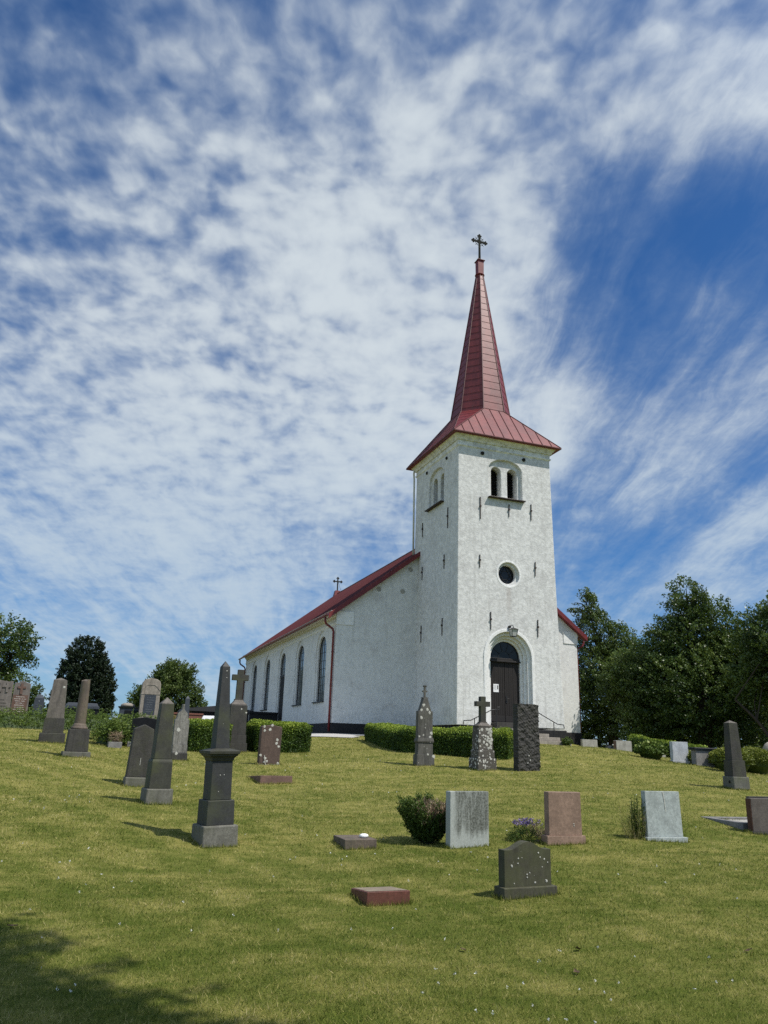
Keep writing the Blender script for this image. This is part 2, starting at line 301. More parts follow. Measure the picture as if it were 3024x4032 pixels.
M['rust_iron']=plain('rust_iron',(.045,.032,.026),.7,.3,.3,30)
M['cream_pipe']=plain('cream_pipe',(.55,.55,.50),.55,.3,.08,10)
M['dark_wood']=plain('dark_wood',(.022,.019,.018),.6,.3,.3,25)
M['hole_shade']=plain('hole_shade',(.02,.02,.018),.9,.1,.2,20)  # near-black colour of solid discs stands in for shade inside holes
M['paper']=plain('paper',(.80,.80,.80),.6,.2,.02,5)
M['print_ink']=plain('print_ink',(.09,.09,.10),.6,.2,.2,30)
M['tarred_roof']=plain('tarred_roof',(.03,.032,.035),.7,.3,.2,3)
M['brick_red']=plain('brick_red',(.19,.085,.065),.8,.2,.2,6)
M['car_paint']=plain('car_paint',(.62,.62,.62),.3,.5,.02,2)
M['dead_leaf']=plain('dead_leaf',(.09,.06,.035),.7,.2,.4,40)
def mk():
    # lime-washed rough plaster
    def plaster(name,grey,patch,k,bstr):
        m_,t=mat(name); p=t.n('ShaderNodeNewGeometry').outputs['Position']; z=t.n('ShaderNodeSeparateXYZ',{0:p}).outputs[2]
        a=t.noise(p,1.1,6,.62,.4); b=t.noise(p,5.5,5,.65,.3); c=t.noise(p,22,4,.6,.2)
        base=t.mix(t.ramp(c,.3,.7),(.64,.64,.615),(.80,.80,.775))
        base=t.mix(t.ramp(t.math('ADD',t.math('MULTIPLY',b,.55),t.math('MULTIPLY',c,.45)),.42,.66,0,k),base,grey)
        base=t.mix(t.ramp(a,.50,.74,0,k*.9),base,patch)
        band=t.math('MULTIPLY',t.ramp(z,1.5,7,0,1),t.ramp(b,.3,.6,.25,1)); base=t.mix(t.math('MULTIPLY',band,k*.45),base,grey)
        rn=t.noise(t.mapv(p,scale=(4.5,4.5,.30)),1.0,5,.65,.2); base=t.mix(t.math('MULTIPLY',t.ramp(rn,.52,.72),.62*k),base,(.36,.355,.335))
        lg=t.noise(p,.45,4,.6,.5); base=t.mix(t.ramp(lg,.52,.70,0,.30*k),base,(.47,.45,.43))
        ft=t.math('MULTIPLY',t.ramp(z,1.1,.0),t.ramp(b,.35,.6,.2,1)); base=t.mix(t.math('MULTIPLY',ft,.32),base,(.40,.41,.37))
        # water stain under the round window, iron runs
        s=t.n('ShaderNodeSeparateXYZ',{0:p}); w=t.math('ABSOLUTE',t.math('ADD',t.math('SUBTRACT',s.outputs[0],3.03),t.math('MULTIPLY',t.math('SUBTRACT',t.noise(p,3,3),.5),.25)))
        run=t.math('MULTIPLY',t.math('MULTIPLY',t.ramp(w,.22,.04),t.ramp(z,5.0,6.9)),t.ramp(z,7.2,7.0)); base=t.mix(t.math('MULTIPLY',run,.5),base,(.34,.30,.27))
        fr=t.math('ADD',t.math('MULTIPLY',t.noise(t.mapv(p,scale=(1,1,1.25)),9,4,.55,.5),.75),t.math('MULTIPLY',t.noise(p,42,3,.5),.25))
        finish(t,base,.92,fr,bstr,.07,spec=.15); return m_
    M['plaster']=plaster('plaster',(.40,.40,.385),(.45,.445,.43),.68,.30)
    M['plaster_nave']=plaster('plaster_nave',(.46,.46,.45),(.42,.40,.385),.5,.20)
    m_,t=mat('smooth_lime'); p=t.n('ShaderNodeNewGeometry').outputs['Position']; b=t.noise(p,7,5,.6)
    finish(t,t.mix(t.ramp(b,.35,.75),(.80,.80,.78),(.62,.62,.60)),.9,t.noise(p,30,3),.2,.01,spec=.15); M['smooth_lime']=m_
    m_,t=mat('tower_band'); p=t.n('ShaderNodeNewGeometry').outputs['Position']; b=t.noise(p,3.5,6,.65)
    finish(t,t.mix(t.ramp(b,.38,.66),(.80,.80,.77),(.50,.50,.475)),.9,t.noise(p,26,3),.3,.015,spec=.15); M['tower_band']=m_
    # red painted sheet metal
    def red(name,c1,c2,rough):
        m_,t=mat(name); p=t.n('ShaderNodeNewGeometry').outputs['Position']; a=t.noise(t.mapv(p,scale=(1.6,1.6,.5)),1.0,5,.6); b=t.noise(p,7,4,.6)
        col=t.mix(t.ramp(t.math('ADD',t.math('MULTIPLY',a,.6),t.math('MULTIPLY',b,.4)),.35,.65),c1,c2)
        st=t.noise(t.mapv(p,scale=(7,7,.7)),1.0,5,.65); col=t.mix(t.ramp(st,.56,.74,0,.45),col,(.10,.05,.04))
        finish(t,col,rough,t.noise(p,2.2,2),.12,.05,spec=.4); return m_
    M['red_roof']=red('red_roof',(.110,.0135,.0155),(.182,.026,.0255),.48)
    M['red_seam']=red('red_seam',(.075,.016,.016),(.10,.022,.021),.55)
    M['red_pipe']=red('red_pipe',(.13,.018,.02),(.165,.026,.026),.4)
    M['red_brown']=red('red_brown',(.085,.022,.02),(.12,.032,.028),.55)
    # vertical boards
    m_,t=mat('door_boards'); o=t.n('ShaderNodeTexCoord').outputs['Object']; g=t.noise(t.mapv(o,scale=(28,28,1.2)),1.0,6,.65); w=t.noise(o,3,3)
    col=t.mix(g,(.011,.0095,.009),(.030,.0255,.024)); chip=t.noise(t.mapv(o,scale=(30,30,3)),1.0,3,.6); col=t.mix(t.math('MULTIPLY',t.ramp(chip,.69,.72),t.ramp(w,.45,.6)),col,(.30,.27,.25))
    finish(t,col,.65,g,.3,.004,spec=.25); M['door_boards']=m_
    m_,t=mat('window_glass'); o=t.n('ShaderNodeTexCoord').outputs['Object']
    finish(t,t.mix(t.noise(o,1.4,2),(.06,.066,.068),(.22,.235,.24)),.10,t.noise(o,5,2),.06,.02,spec=.6); M['glass']=m_
    m_,t=mat('lantern_glass'); finish(t,(.42,.43,.42),.25,spec=.5); M['lantern_glass']=m_
    m_,t=mat('fanlight_glass'); finish(t,(.012,.014,.016),.25,spec=.3); M['fan_glass']=m_
    m_,t=mat('louvre_dark'); finish(t,(.008,.008,.009),.9); M['void']=m_
    m_,t=mat('inscription'); finish(t,(.62,.58,.54),.7); M['letter']=m_
    m_,t=mat('letter_grey'); finish(t,(.17,.18,.19),.6); M['letter_grey']=m_
    # gravel
    m_,t=mat('gravel'); p=t.n('ShaderNodeNewGeometry').outputs['Position']; vo=t.n('ShaderNodeTexVoronoi',{'Scale':28.0}); t.nt.links.new(p,vo.inputs['Vector'])
    c=t.n('ShaderNodeSeparateColor',{0:vo.outputs['Color']}).outputs[0]
    finish(t,t.mix(c,(.30,.285,.26),(.56,.545,.52)),.95,vo.outputs['Distance'],.6,.02,spec=.1); M['gravel']=m_
    # mown turf
    def lawn(t):
        p=t.n('ShaderNodeNewGeometry').outputs['Position']; p=t.mapv(p,scale=(1,1,0))
        a=t.noise(t.mapv(p,scale=(.35,1.5,1),rot=(0,0,.45)),1.0,5,.62,.5); b=t.noise(p,.5,4,.55); c=t.noise(t.mapv(p,scale=(2.2,7,1),rot=(0,0,.3)),1.0,6,.7,.6); e=t.noise(p,2.3,5,.65,.4)
        sp=t.n('ShaderNodeSeparateXYZ',{0:p}); w=t.math('SINE',t.math('ADD',t.math('MULTIPLY',t.math('ADD',t.math('MULTIPLY',sp.outputs[0],.90),t.math('MULTIPLY',sp.outputs[1],.44)),6.6),t.math('MULTIPLY',b,5)))
        w=t.math('MULTIPLY',w,t.math('MULTIPLY',t.ramp(sp.outputs[0],-10,-15.5,.35,1.3),t.ramp(e,.35,.6,.3,1)))
        f=t.math('ADD',t.math('ADD',t.math('MULTIPLY',a,.22),t.math('MULTIPLY',b,.18)),t.math('ADD',t.math('MULTIPLY',c,.24),t.math('MULTIPLY',e,.36)))
        # the lawn is drier up the slope
        return t.math('ADD',t.math('ADD',f,t.math('MULTIPLY',w,.024)),t.ramp(sp.outputs[1],-30,-14,-.035,.03)),p
    m_,t=mat('turf'); f,p=lawn(t); d=t.noise(p,60,3,.7); dry=t.ramp(f,.37,.68)
    col=t.mix(dry,(.100,.130,.021),(.36,.315,.10)); col=t.mix(t.ramp(d,.3,.72,0,.5),col,(.04,.055,.013))
    finish(t,col,.95,d,.8,.03,spec=.05); M['turf']=m_
    # grass blades: same large-scale dryness, each blade its own tint
    def leafy(name,stops,trans=.3,rough=.55,spec=.25):
        m_,t=mat(name); at=t.n('ShaderNodeAttribute',attribute_name='tint').outputs['Fac']
        cr=t.n('ShaderNodeValToRGB',{0:at}); e=cr.color_ramp.elements; e[0].position=stops[0][0]; e[0].color=(*stops[0][1],1); e[1].position=stops[-1][0]; e[1].color=(*stops[-1][1],1)
        for ps,c in stops[1:-1]:
            q=e.new(ps); q.color=(*c,1)
        p=t.n('ShaderNodeBsdfPrincipled',{'Base Color':cr.outputs[0],'Roughness':rough,'Specular IOR Level':spec})
        tr=t.n('ShaderNodeBsdfTranslucent',{0:t.mix(.5,cr.outputs[0],(.12,.16,.02))})
        mx=t.n('ShaderNodeMixShader',{0:trans,1:p.outputs[0],2:tr.outputs[0]}); t.n('ShaderNodeOutputMaterial',{0:mx.outputs[0]}); return m_
    M['straw']=leafy('grass',[(0,(.036,.062,.010)),(.35,(.082,.118,.019)),(.6,(.150,.165,.035)),(.8,(.32,.27,.10)),(1,(.52,.44,.23))],.30,.6,.15)
    m_,t=mat('grass'); f,p=lawn(t); at=t.n('ShaderNodeAttribute',attribute_name='tint').outputs['Fac']
    cr=t.n('ShaderNodeValToRGB',{0:t.math('ADD',t.ramp(f,.37,.66,.20,.68),t.math('SUBTRACT',at,.5))}); e=cr.color_ramp.elements; e[0].color=(.052,.082,.013,1); e[1].color=(.58,.50,.26,1)
    for ps,c in ((.3,(.128,.166,.024)),(.52,(.232,.248,.046)),(.75,(.45,.395,.14))): q=e.new(ps); q.color=(*c,1)
    pb=t.n('ShaderNodeBsdfPrincipled',{'Base Color':cr.outputs[0],'Roughness':.6,'Specular IOR Level':.15}); tr=t.n('ShaderNodeBsdfTranslucent',{0:cr.outputs[0]})
    mx=t.n('ShaderNodeMixShader',{0:.35,1:pb.outputs[0],2:tr.outputs[0]}); t.n('ShaderNodeOutputMaterial',{0:mx.outputs[0]}); M['grass']=m_
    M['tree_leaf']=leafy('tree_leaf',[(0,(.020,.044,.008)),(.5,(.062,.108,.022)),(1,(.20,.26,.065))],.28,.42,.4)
    M['light_leaf']=leafy('light_leaf',[(0,(.030,.055,.012)),(.5,(.070,.110,.024)),(1,(.150,.190,.055))],.3)
    M['yew_leaf']=leafy('yew_leaf',[(0,(.006,.013,.006)),(.5,(.014,.028,.012)),(1,(.032,.055,.022))],.1)
    M['hedge_leaf']=leafy('hedge_leaf',[(0,(.016,.038,.007)),(.36,(.060,.11,.017)),(.58,(.18,.26,.030)),(1,(.42,.48,.06))],.25)
    M['juniper_leaf']=leafy('juniper_leaf',[(0,(.028,.055,.010)),(.5,(.10,.155,.026)),(1,(.24,.28,.06))],.15)
    M['ball_leaf']=leafy('ball_leaf',[(0,(.045,.07,.010)),(.5,(.13,.16,.02)),(1,(.27,.28,.04))],.2)
    M['dry_twig']=leafy('dry_twig',[(0,(.05,.035,.025)),(.6,(.21,.145,.085)),(1,(.44,.35,.24))],.0)
    M['petal']=leafy('petal',[(0,(.11,.075,.21)),(1,(.27,.20,.42))],.2)
    M['clover']=leafy('clover',[(0,(.55,.55,.48)),(1,(.80,.80,.76))],.2)
    m_,t=mat('bark'); o=t.n('ShaderNodeTexCoord').outputs['Object']; g=t.noise(t.mapv(o,scale=(9,9,1.8)),1.0,6,.65)
    finish(t,t.mix(g,(.018,.015,.012),(.075,.062,.05)),.95,g,.7,.04,spec=.1); M['bark']=m_
mk()
# ------------------------------------------------------------------ leaf meshes (one flat diamond per leaf)
def leaf_mesh(name,c,d,n,L,Wd,tint,m_,parent=None,tri=False):
    """c centres, d long axes, n rough normals (N,3); L,Wd lengths, widths (N,)"""
    d=d/np.linalg.norm(d,axis=1,keepdims=True); s=np.cross(n,d); s/=np.linalg.norm(s,axis=1,keepdims=True)+1e-9
    L=L[:,None]; Wd=Wd[:,None]; N=len(c)
    if tri: v=np.stack([c-s*Wd,c+s*Wd,c+d*L],1); k=3
    else: v=np.stack([c-d*L*.5,c+s*Wd*.5+d*L*.05,c+d*L*.5,c-s*Wd*.5+d*L*.05],1); k=4
    me=bpy.data.meshes.new(name); me.vertices.add(N*k); me.vertices.foreach_set('co',v.reshape(-1).astype(np.float32))
    me.loops.add(N*k); me.loops.foreach_set('vertex_index',np.arange(N*k,dtype=np.int32))
    me.polygons.add(N); me.polygons.foreach_set('loop_start',np.arange(0,N*k,k,dtype=np.int32))
    at=me.attributes.new('tint','FLOAT','FACE'); at.data.foreach_set('value',np.clip(tint,0,1).astype(np.float32))
    me.materials.append(m_); me.update(calc_edges=True)
    o=bpy.data.objects.new(name,me); COL.objects.link(o)
    if parent is not None: o.parent=parent
    return o
def unit(v): return v/(np.linalg.norm(v,axis=1,keepdims=True)+1e-9)
def rnd(n): return unit(RNG.normal(size=(n,3)))
def fbm(p,sc,seed=0):
    """cheap smooth pseudo-noise in 0..1 for tints"""
    r=np.random.default_rng(seed); s=np.zeros(len(p)); a=1;tot=0
    for o in range(4):
        for _ in range(3):
            k=r.normal(size=p.shape[1])*sc*(1.9**o); s+=a*np.sin(p@k+r.uniform(0,6.28)); 
        tot+=a*1.7; a*=.6
    return np.clip(.5+.5*s/tot,0,1)
# ------------------------------------------------------------------ ground, gravel
def axis(c,fine,half,step,far):
    a=list(np.arange(c-half,c+half+1e-6,fine)); s=fine; x=a[-1]; 
    while x<far: s*=step; x+=s; a.append(x)
    s=fine; x=a[0]; lo=[]
    while x>-far: s*=step; x-=s; lo.append(x)
    return np.array(lo[::-1]+a)
gx,gy=axis(-3,.5,32,1.18,2500),axis(-8,.5,32,1.18,2500)
X,Y=np.meshgrid(gx,gy); Z=ground(X.ravel(),Y.ravel()); near=np.hypot(X.ravel()+8,Y.ravel()+15)<45
Z=Z+near*(.012*np.sin(X.ravel()*1.7+Y.ravel()*.6)+.010*np.sin(Y.ravel()*2.1-X.ravel()*.8))
me=bpy.data.meshes.new('ground'); nx,ny=len(gx),len(gy)
me.from_pydata(np.stack([X.ravel(),Y.ravel(),Z],1).tolist(),[],[(j*nx+i,j*nx+i+1,(j+1)*nx+i+1,(j+1)*nx+i) for j in range(ny-1) for i in range(nx-1)])
me.materials.append(M['turf']); me.polygons.foreach_set('use_smooth',[True]*len(me.polygons)); go=bpy.data.objects.new('ground',me); COL.objects.link(go); tag(go,kind='structure')
def gsurf(x,y): return ground(x,y)+.012*np.sin(np.asarray(x)*1.7+np.asarray(y)*.6)+.010*np.sin(np.asarray(y)*2.1-np.asarray(x)*.8)
# gravel walk round the nave
mb=MB(); xs=np.arange(-9.6,.1,.4); ys=np.arange(-2.6,34,.4)
idx={}
def gp(i,j):
    if (i,j) not in idx: idx[(i,j)]=len(mb.v); x,y=xs[i],ys[j]; mb.v.append((x,y,float(gsurf(x,y)[0])+.03))
    return idx[(i,j)]
for i in range(len(xs)-1):
    for j in range(len(ys)-1):
        x,y=xs[i]+.2,ys[j]+.2
        if (-9.2+.3*math.sin(y*.5)<x<-4.5 and y>1.2+.25*math.sin(x*1.3)) or (-4.6<=x<0 and 2.4<y<5.3): mb.f.append((gp(i,j),gp(i+1,j),gp(i+1,j+1),gp(i,j+1))); mb.m.append(0)
tag(mb.obj('gravel_path',M['gravel'],smooth=True),kind='structure')
# ------------------------------------------------------------------ the church
CH=thing('church','white rendered church with red metal spire and long nave','church',(0,0,0))
TW=6.0
def xin(z): return .01*z
tw=MB()
LV=[(0,0,6.13,0),(2.5,.025,6.07,.025),(7.0,.07,5.95,.07),(14.98,.15,5.85,.15)]   # z, left x, right x, front y
for i in range(3):
    z0,l0,r0,f0=LV[i]; z1,l1,r1,f1=LV[i+1]
vs=[];fs=[]
for z,l,r,f in LV: vs+=[(l,f,z),(r,f,z),(r,5.99,z),(l,5.99,z)]
for i in range(3):
    for k in range(4): fs.append((i*4+k,i*4+(k+1)%4,i*4+4+(k+1)%4,i*4+4+k))
fs+=[(3,2,1,0),(12,13,14,15)]
tower=MB().add(vs,fs).obj('tower_wall',[M['plaster']],CH)
DCX=2.98
door_c=[MB().prism(arch(DCX,hw,-.3 if i<9 else 0,3.42),-1,d) for i,(hw,d) in enumerate([(1.30,.16),(1.12,.30),(.98,.44),(.85,.62)])]
rw=[MB().prism(disc(3.06,7.78,.64),-1,.20),MB().prism(disc(3.04,7.78,.50),-1,.60)]
bf=[MB().prism(arch(3.0,1.02,12.02,13.62,.62),-1,.30)]+[MB().prism(arch(c,.30,12.12,13.50,.30),-1,1.0) for c in (2.50,3.50)]
bl=[MB().prism(arch(3.0,1.02,12.05,13.62,.62),-1,.30,'x')]+[MB().prism(arch(c,.30,12.15,13.50,.30),-1,1.0,'x') for c in (2.50,3.50)]
carve(tower,door_c+rw+bf+bl)
# bring every edge of the plaster corners a little out of true
for p in tower.data.polygons: p.use_smooth=False
b=tower.modifiers.new('bevel','BEVEL'); b.width=.035; b.segments=2; b.limit_method='ANGLE'; b.angle_limit=R(60)
# smooth lime bands: door surround, round window, frieze under the eaves
mb=MB(); mb.ring(arch(DCX,1.46,-.3,3.42,n=28),arch(DCX,1.302,-.3,3.42,n=28),.0,.16); mb.obj('door_surround',M['smooth_lime'],CH,bevel=.015)
dd=MB()
for hw,hi,d in ((1.30,1.125,.156),(1.12,.985,.296),(.98,.855,.436)): dd.ring(arch(DCX,hw-.004,-.3,3.42,n=28),arch(DCX,hi,-.3,3.42,n=28),d-.0,d+.03)
dd.obj('door_moulding',M['smooth_lime'],CH,bevel=.02)
mb=MB(); mb.ring(disc(3.06,7.78,.74)+[disc(3.06,7.78,.74)[0]],disc(3.06,7.78,.645)+[disc(3.06,7.78,.645)[0]],.065,.2); mb.obj('window_surround',M['smooth_lime'],CH,bevel=.012)
fr=MB()
def band(z0,z1,o0,o1):  # square collar round the tower, offset from the wall
    l0,r0,f0,k0=.15-o0,5.85+o0,.15-o0,5.98+o0; l1,r1,f1,k1=.15-o1,5.85+o1,.15-o1,5.98+o1
    fr.frus(l0,r0,f0,k0,z0,l1,r1,f1,k1,z1)
band(14.62,14.70,.005,.07); band(14.70,14.745,.07,.07); band(14.745,15.0,.02,.02); band(15.0,15.09,.09,.13); band(15.09,15.30,.13,.30)
fr.obj('cornice',M['tower_band'],CH)
# shallow string under the frieze, putlog holes, tie irons
for x,z in ((1.59,14.53),(4.17,14.56)): 
    MB().prism(disc(x,z-.12,.10,14),.08,.16).obj('vent_hole',M['hole_shade'],CH)
for y,z in ((1.6,14.40),(4.35,14.42)): MB().prism([(a,b_) for a,b_ in disc(y,z,.09,14)],.08,.158,'x').obj('vent_hole',M['hole_shade'],CH)
def anchor(p0,p1,nrm):
    m_=MB(); a=Vector(p0); b_=Vector(p1); m_.tube([a,b_],[.030,.022],6); c=a.lerp(b_,.42); m_.tube([c-Vector(nrm)*.02,c+Vector(nrm)*.05],.055,8); m_.obj('wall_anchor',M['rust_iron'],CH)
for x,z1,z0,x2 in ((1.36,8.65,7.96,1.35),(4.69,8.62,7.83,4.66),(1.95,5.68,4.76,1.94),(4.73,5.5,4.58,4.70),(1.42,11.85,10.61,1.42),(3.17,11.67,10.96,3.15),(4.55,11.87,10.95,4.52)):
    anchor((x,xin(z1)-.03,z1),(x2,xin(z0)-.03,z0),(0,-1,0))
for y,z1,z0 in ((1.34,11.43,10.25),(4.8,11.45,10.59),(1.72,8.87,8.08),(4.7,8.79,8.03),(1.83,5.45,4.52),(4.64,5.4,4.47)):
    anchor((xin(z1)-.03,y,z1),(xin(z0)-.03,y,z0),(-1,0,0))
# belfry: dark louvred openings, sills
def belfry(ax):
    nm='belfry_window'; d=1 if ax=='y' else 0
    f=MB()
    for c in (2.50,3.50): f.prism(arch(c,.29,12.13,13.50,.29),.78,.80,ax)
    w=f.obj(nm,M['void'],CH)
    for c in (2.50,3.50):
        s=MB()
        for k in range(9):
            z=12.2+k*.17
            if ax=='y': s.frus(c-.27,c+.27,.64,.78,z,c-.27,c+.27,.70,.78,z+.03)
            else: s.frus(.64,.78,c-.27,c+.27,z,.70,.78,c-.27,c+.27,z+.03)
        s.obj('louvre',M['void'],w)
    q=MB()
    if ax=='y': q.frus(1.90,4.12,-.10,.32,11.90,1.90,4.12,-.10,.32,11.96)
    else: q.frus(-.10,.32,1.90,4.12,11.93,-.10,.32,1.90,4.12,11.99)
    q.obj('window_sill',M['rust_iron'],w,bevel=.01)
belfry('y'); belfry('x')
# round window with its six-pointed lead bars
w=MB().prism(disc(3.04,7.78,.51),.44,.46).obj('round_window',M['fan_glass'],CH)
s=MB(); s.ring(disc(3.04,7.78,.50)+[disc(3.04,7.78,.50)[0]],disc(3.04,7.78,.455)+[disc(3.04,7.78,.455)[0]],.39,.44)
for ph in (PI/2,-PI/2):
    pts=[(3.04+.47*math.cos(ph+2*PI*k/3),.415,7.78+.47*math.sin(ph+2*PI*k/3)) for k in range(3)]
    for k in range(3): s.tube([pts[k],pts[(k+1)%3]],.017,6)
s.obj('window_frame',M['iron'],w)
# main door
dr=MB().box(DCX-.86,DCX+.86,.585,.61,.24,3.40).obj("double_door",M["dark_wood"],CH)
for sgn in (-1,1):
    f=MB()
    for k in range(7):
        a=DCX+sgn*(.012+k*.119); b_=a+sgn*.113; f.box(min(a,b_),max(a,b_),.545+.006*(k%2),.585,.55,3.22)
    lf=f.obj('door_leaf',M['door_boards'],dr,bevel=.006)
    g=MB(); g.box(min(DCX+sgn*.012,DCX+sgn*.84),max(DCX+sgn*.012,DCX+sgn*.84),.53,.584,.26,.545); g.obj('kick_board',M['dark_wood'],dr,bevel=.006)
h=MB(); h.box(DCX+.06,DCX+.13,.525,.545,1.18,1.52); h.tube([(DCX+.095,.53,1.40),(DCX+.095,.47,1.40),(DCX+.20,.46,1.40)],.014,8); h.tube([(DCX+.095,.53,1.25),(DCX+.095,.50,1.25)],.02,8); h.obj('door_handle',M['iron'],dr)
h=MB(); h.box(DCX-.90,DCX+.90,.42,.60,3.22,3.30); h.box(DCX-.87,DCX+.87,.46,.60,3.30,3.42); h.obj('transom',M['dark_wood'],dr,bevel=.012)
fl=MB().prism(arch(DCX,.86,3.42,3.44),.56,.58).obj('fanlight',M['fan_glass'],dr)
s=MB(); s.ring(arch(DCX,.86,3.42,3.44,n=24)[1:-1],arch(DCX,.80,3.42,3.44,n=24)[1:-1],.52,.56); s.ring([(DCX+.36*math.cos(PI*k/12),3.44+.36*math.sin(PI*k/12)) for k in range(13)],[(DCX+.335*math.cos(PI*k/12),3.44+.335*math.sin(PI*k/12)) for k in range(13)],.535,.56)
for k in range(1,5): a=PI*k/5; s.tube([(DCX+.35*math.cos(a),.545,3.44+.35*math.sin(a)),(DCX+.82*math.cos(a),.545,3.44+.82*math.sin(a))],.013,6)
s.obj('fanlight_bars',M['iron'],fl)
# wall lamp over the door
L=MB(); L.tube([(3.0,.03,4.98),(3.0,-.08,4.98)],.07,10); L.tube([(3.0,-.06,4.98),(3.0,-.16,5.03),(3.0,-.30,5.04),(3.0,-.38,4.99),(3.0,-.40,4.90)],.018,8)
lamp=L.obj('wall_lamp',M['iron'],CH)
l=MB(); z0,z1=4.46,4.79
for sx_ in (-1,1):
    for sy_ in (-1,1): l.tube([(3+sx_*.115,-.40+sy_*.115,z0),(3+sx_*.18,-.40+sy_*.18,z1)],.012,6)
l.frus(2.79,3.21,-.61,-.19,z1,2.95,3.05,-.45,-.35,z1+.10); l.box(2.88,3.12,-.52,-.28,z0-.03,z0); l.tube([(3,-.4,z1+.1),(3,-.4,z1+.15)],.02,8); l.obj('lantern_cage',M['iron'],lamp)
MB().frus(2.892,3.108,-.508,-.292,z0,2.828,3.172,-.572,-.228,z1-.001).obj('lantern_glass',M['lantern_glass'],lamp)
# tower roof: flared skirt, octagonal spire, neck
sk=MB(); E=.49; c0x,c0y=3.0,2.99; ze=15.33; zo=17.75; s8=1.66; t8=s8*.4142; ex0,ex1,ey0,ey1=.15-E,5.85+E,.15-E,5.99+E
ev=[(ex0,ey0),(ex1,ey0),(ex1,ey1),(ex0,ey1)]
o8=[(-t8,-s8),(t8,-s8),(s8,-t8),(s8,t8),(t8,s8),(-t8,s8),(-s8,t8),(-s8,-t8)]
vs=[(x,y,ze-.06) for x,y in ev]+[(x,y,ze) for x,y in ev]+[(c0x+x,c0y+y,zo) for x,y in o8]
fs=[(3,2,1,0)]+[(k,(k+1)%4,4+(k+1)%4,4+k) for k in range(4)]
fs+=[(4,5,9,8),(5,6,11,10),(6,7,13,12),(7,4,15,14),(5,10,9),(6,12,11),(7,14,13),(4,8,15)]
skirt=sk.add(vs,fs).obj('spire_skirt',M['red_roof'],CH)
ed=MB()
for k in range(4):
    a,b_=Vector((*ev[k],ze-.03)),Vector((*ev[(k+1)%4],ze-.03)); ed.tube([a,b_],.045,6)
ed.obj('eave_edge',M['red_brown'],skirt)
sm=MB()
def seam(a,b_,r=.022): sm.tube([a,b_],r,5)
for k,(e0,e1,oa,ob) in enumerate(((0,1,0,1),(1,2,2,3),(2,3,4,5),(3,0,6,7))):
    A,B=Vector((*ev[e0],ze)),Vector((*ev[e1],ze)); Pa,Pb=[Vector((c0x+o8[i][0],c0y+o8[i][1],zo)) for i in (oa,ob)]
    nrm=(B-A).cross(Pa-A).normalized()*.012
    for q in range(1,11):
        f=q/11; lo=A.lerp(B,f)
        # where the seam, running straight up the slope, meets the top edge or the hip
        w=(B-A).normalized(); up=((Pa+Pb)/2-(A+B)/2); up=(up-w*up.dot(w)); hA=(Pa-A).dot(w); hB=(B-Pb).dot(w); s_=(lo-A).dot(w); Lw=(B-A).length
        fr_=1.0
        if s_<hA: fr_=s_/hA
        elif Lw-s_<hB: fr_=(Lw-s_)/hB
        seam(lo+nrm,lo+up*fr_+nrm)
    seam(A+nrm,Pa+nrm,.028); seam(B+nrm,Pb+nrm,.028)
for ci,(a,b_) in ((1,(9,10)),(2,(11,12)),(3,(13,14)),(0,(15,8))):
    cpt=Vector((*ev[ci],ze)); Pa=Vector(vs[a]); Pb=Vector(vs[b_])
    for q in (.3,.48,.64,.8,.93): seam(cpt.lerp(Pa,q),cpt.lerp(Pb,q),.014)
sm.obj('standing_seam',M['red_seam'],skirt)
sp=MB(); zt=27.87; kt=.215/s8
vs=[(c0x+x,c0y+y,zo-.02) for x,y in o8]+[(c0x+x*kt,c0y+y*kt,zt) for x,y in o8]
spire=sp.add(vs,[tuple(range(7,-1,-1)),tuple(range(8,16))]+[(k,(k+1)%8,8+(k+1)%8,8+k) for k in range(8)]).obj('spire',M['red_roof'],CH)
rl=MB(); hs=MB()
for k in range(8):
    a,b_=Vector(vs[k]),Vector(vs[8+k]); rl.tube([a,b_],[.042,.026],6)
    a2,b2=Vector(vs[(k+1)%8]),Vector(vs[8+(k+1)%8]); n=21
    for q in range(n):
        f=(q+(.5 if k%2 else .12))/n; p0=a.lerp(b_,f); p1=a2.lerp(b2,f); out=(p0+p1)/2-Vector((c0x,c0y,(p0.z+p1.z)/2)); out=out.normalized()*.004
        rl.tube([p0+out,p1+out],.012,4)
rl.obj('sheet_seam',M['red_seam'],spire)
nk=MB(); nk.lathe([(.235,27.80),(.30,27.83),(.31,27.87),(.25,27.93),(.2,27.96)],20,c0x,c0y); nk.frus(c0x-.19,c0x+.19,c0y-.19,c0y+.19,27.9,c0x-.20,c0x+.20,c0y-.20,c0y+.20,28.90)
neck=nk.obj('spire_neck',M['red_roof'],CH)
MB().frus(c0x-.27,c0x+.27,c0y-.27,c0y+.27,28.90,c0x-.23,c0x+.23,c0y-.23,c0y+.23,28.96).obj('neck_cap',M['red_brown'],neck)
# iron cross with wheel
def trefoil(m_,x,z,dx,dz,r,y):
    m_.prism(disc(x+dx*r*.9,z+dz*r*.9,r*.72,12),y-.03,y+.03); m_.prism(disc(x-dz*r*.95,z+dx*r*.95,r*.66,12),y-.028,y+.028); m_.prism(disc(x+dz*r*.95,z-dx*r*.95,r*.66,12),y-.032,y+.032)
    m_.prism(disc(x,z,r*.8,8),y-.026,y+.026)
x=MB(); cz_=30.42; yy=c0y
x.tube([(c0x,yy,28.94),(c0x,yy,29.9)],[.085,.07],8); x.box(c0x-.062,c0x+.062,yy-.035,yy+.035,29.7,30.84); x.box(c0x-.43,c0x+.43,yy-.036,yy+.036,cz_-.062,cz_+.062)
trefoil(x,c0x,30.84,0,1,.095,yy); trefoil(x,c0x-.43,cz_,-1,0,.095,yy); trefoil(x,c0x+.43,cz_,1,0,.095,yy)
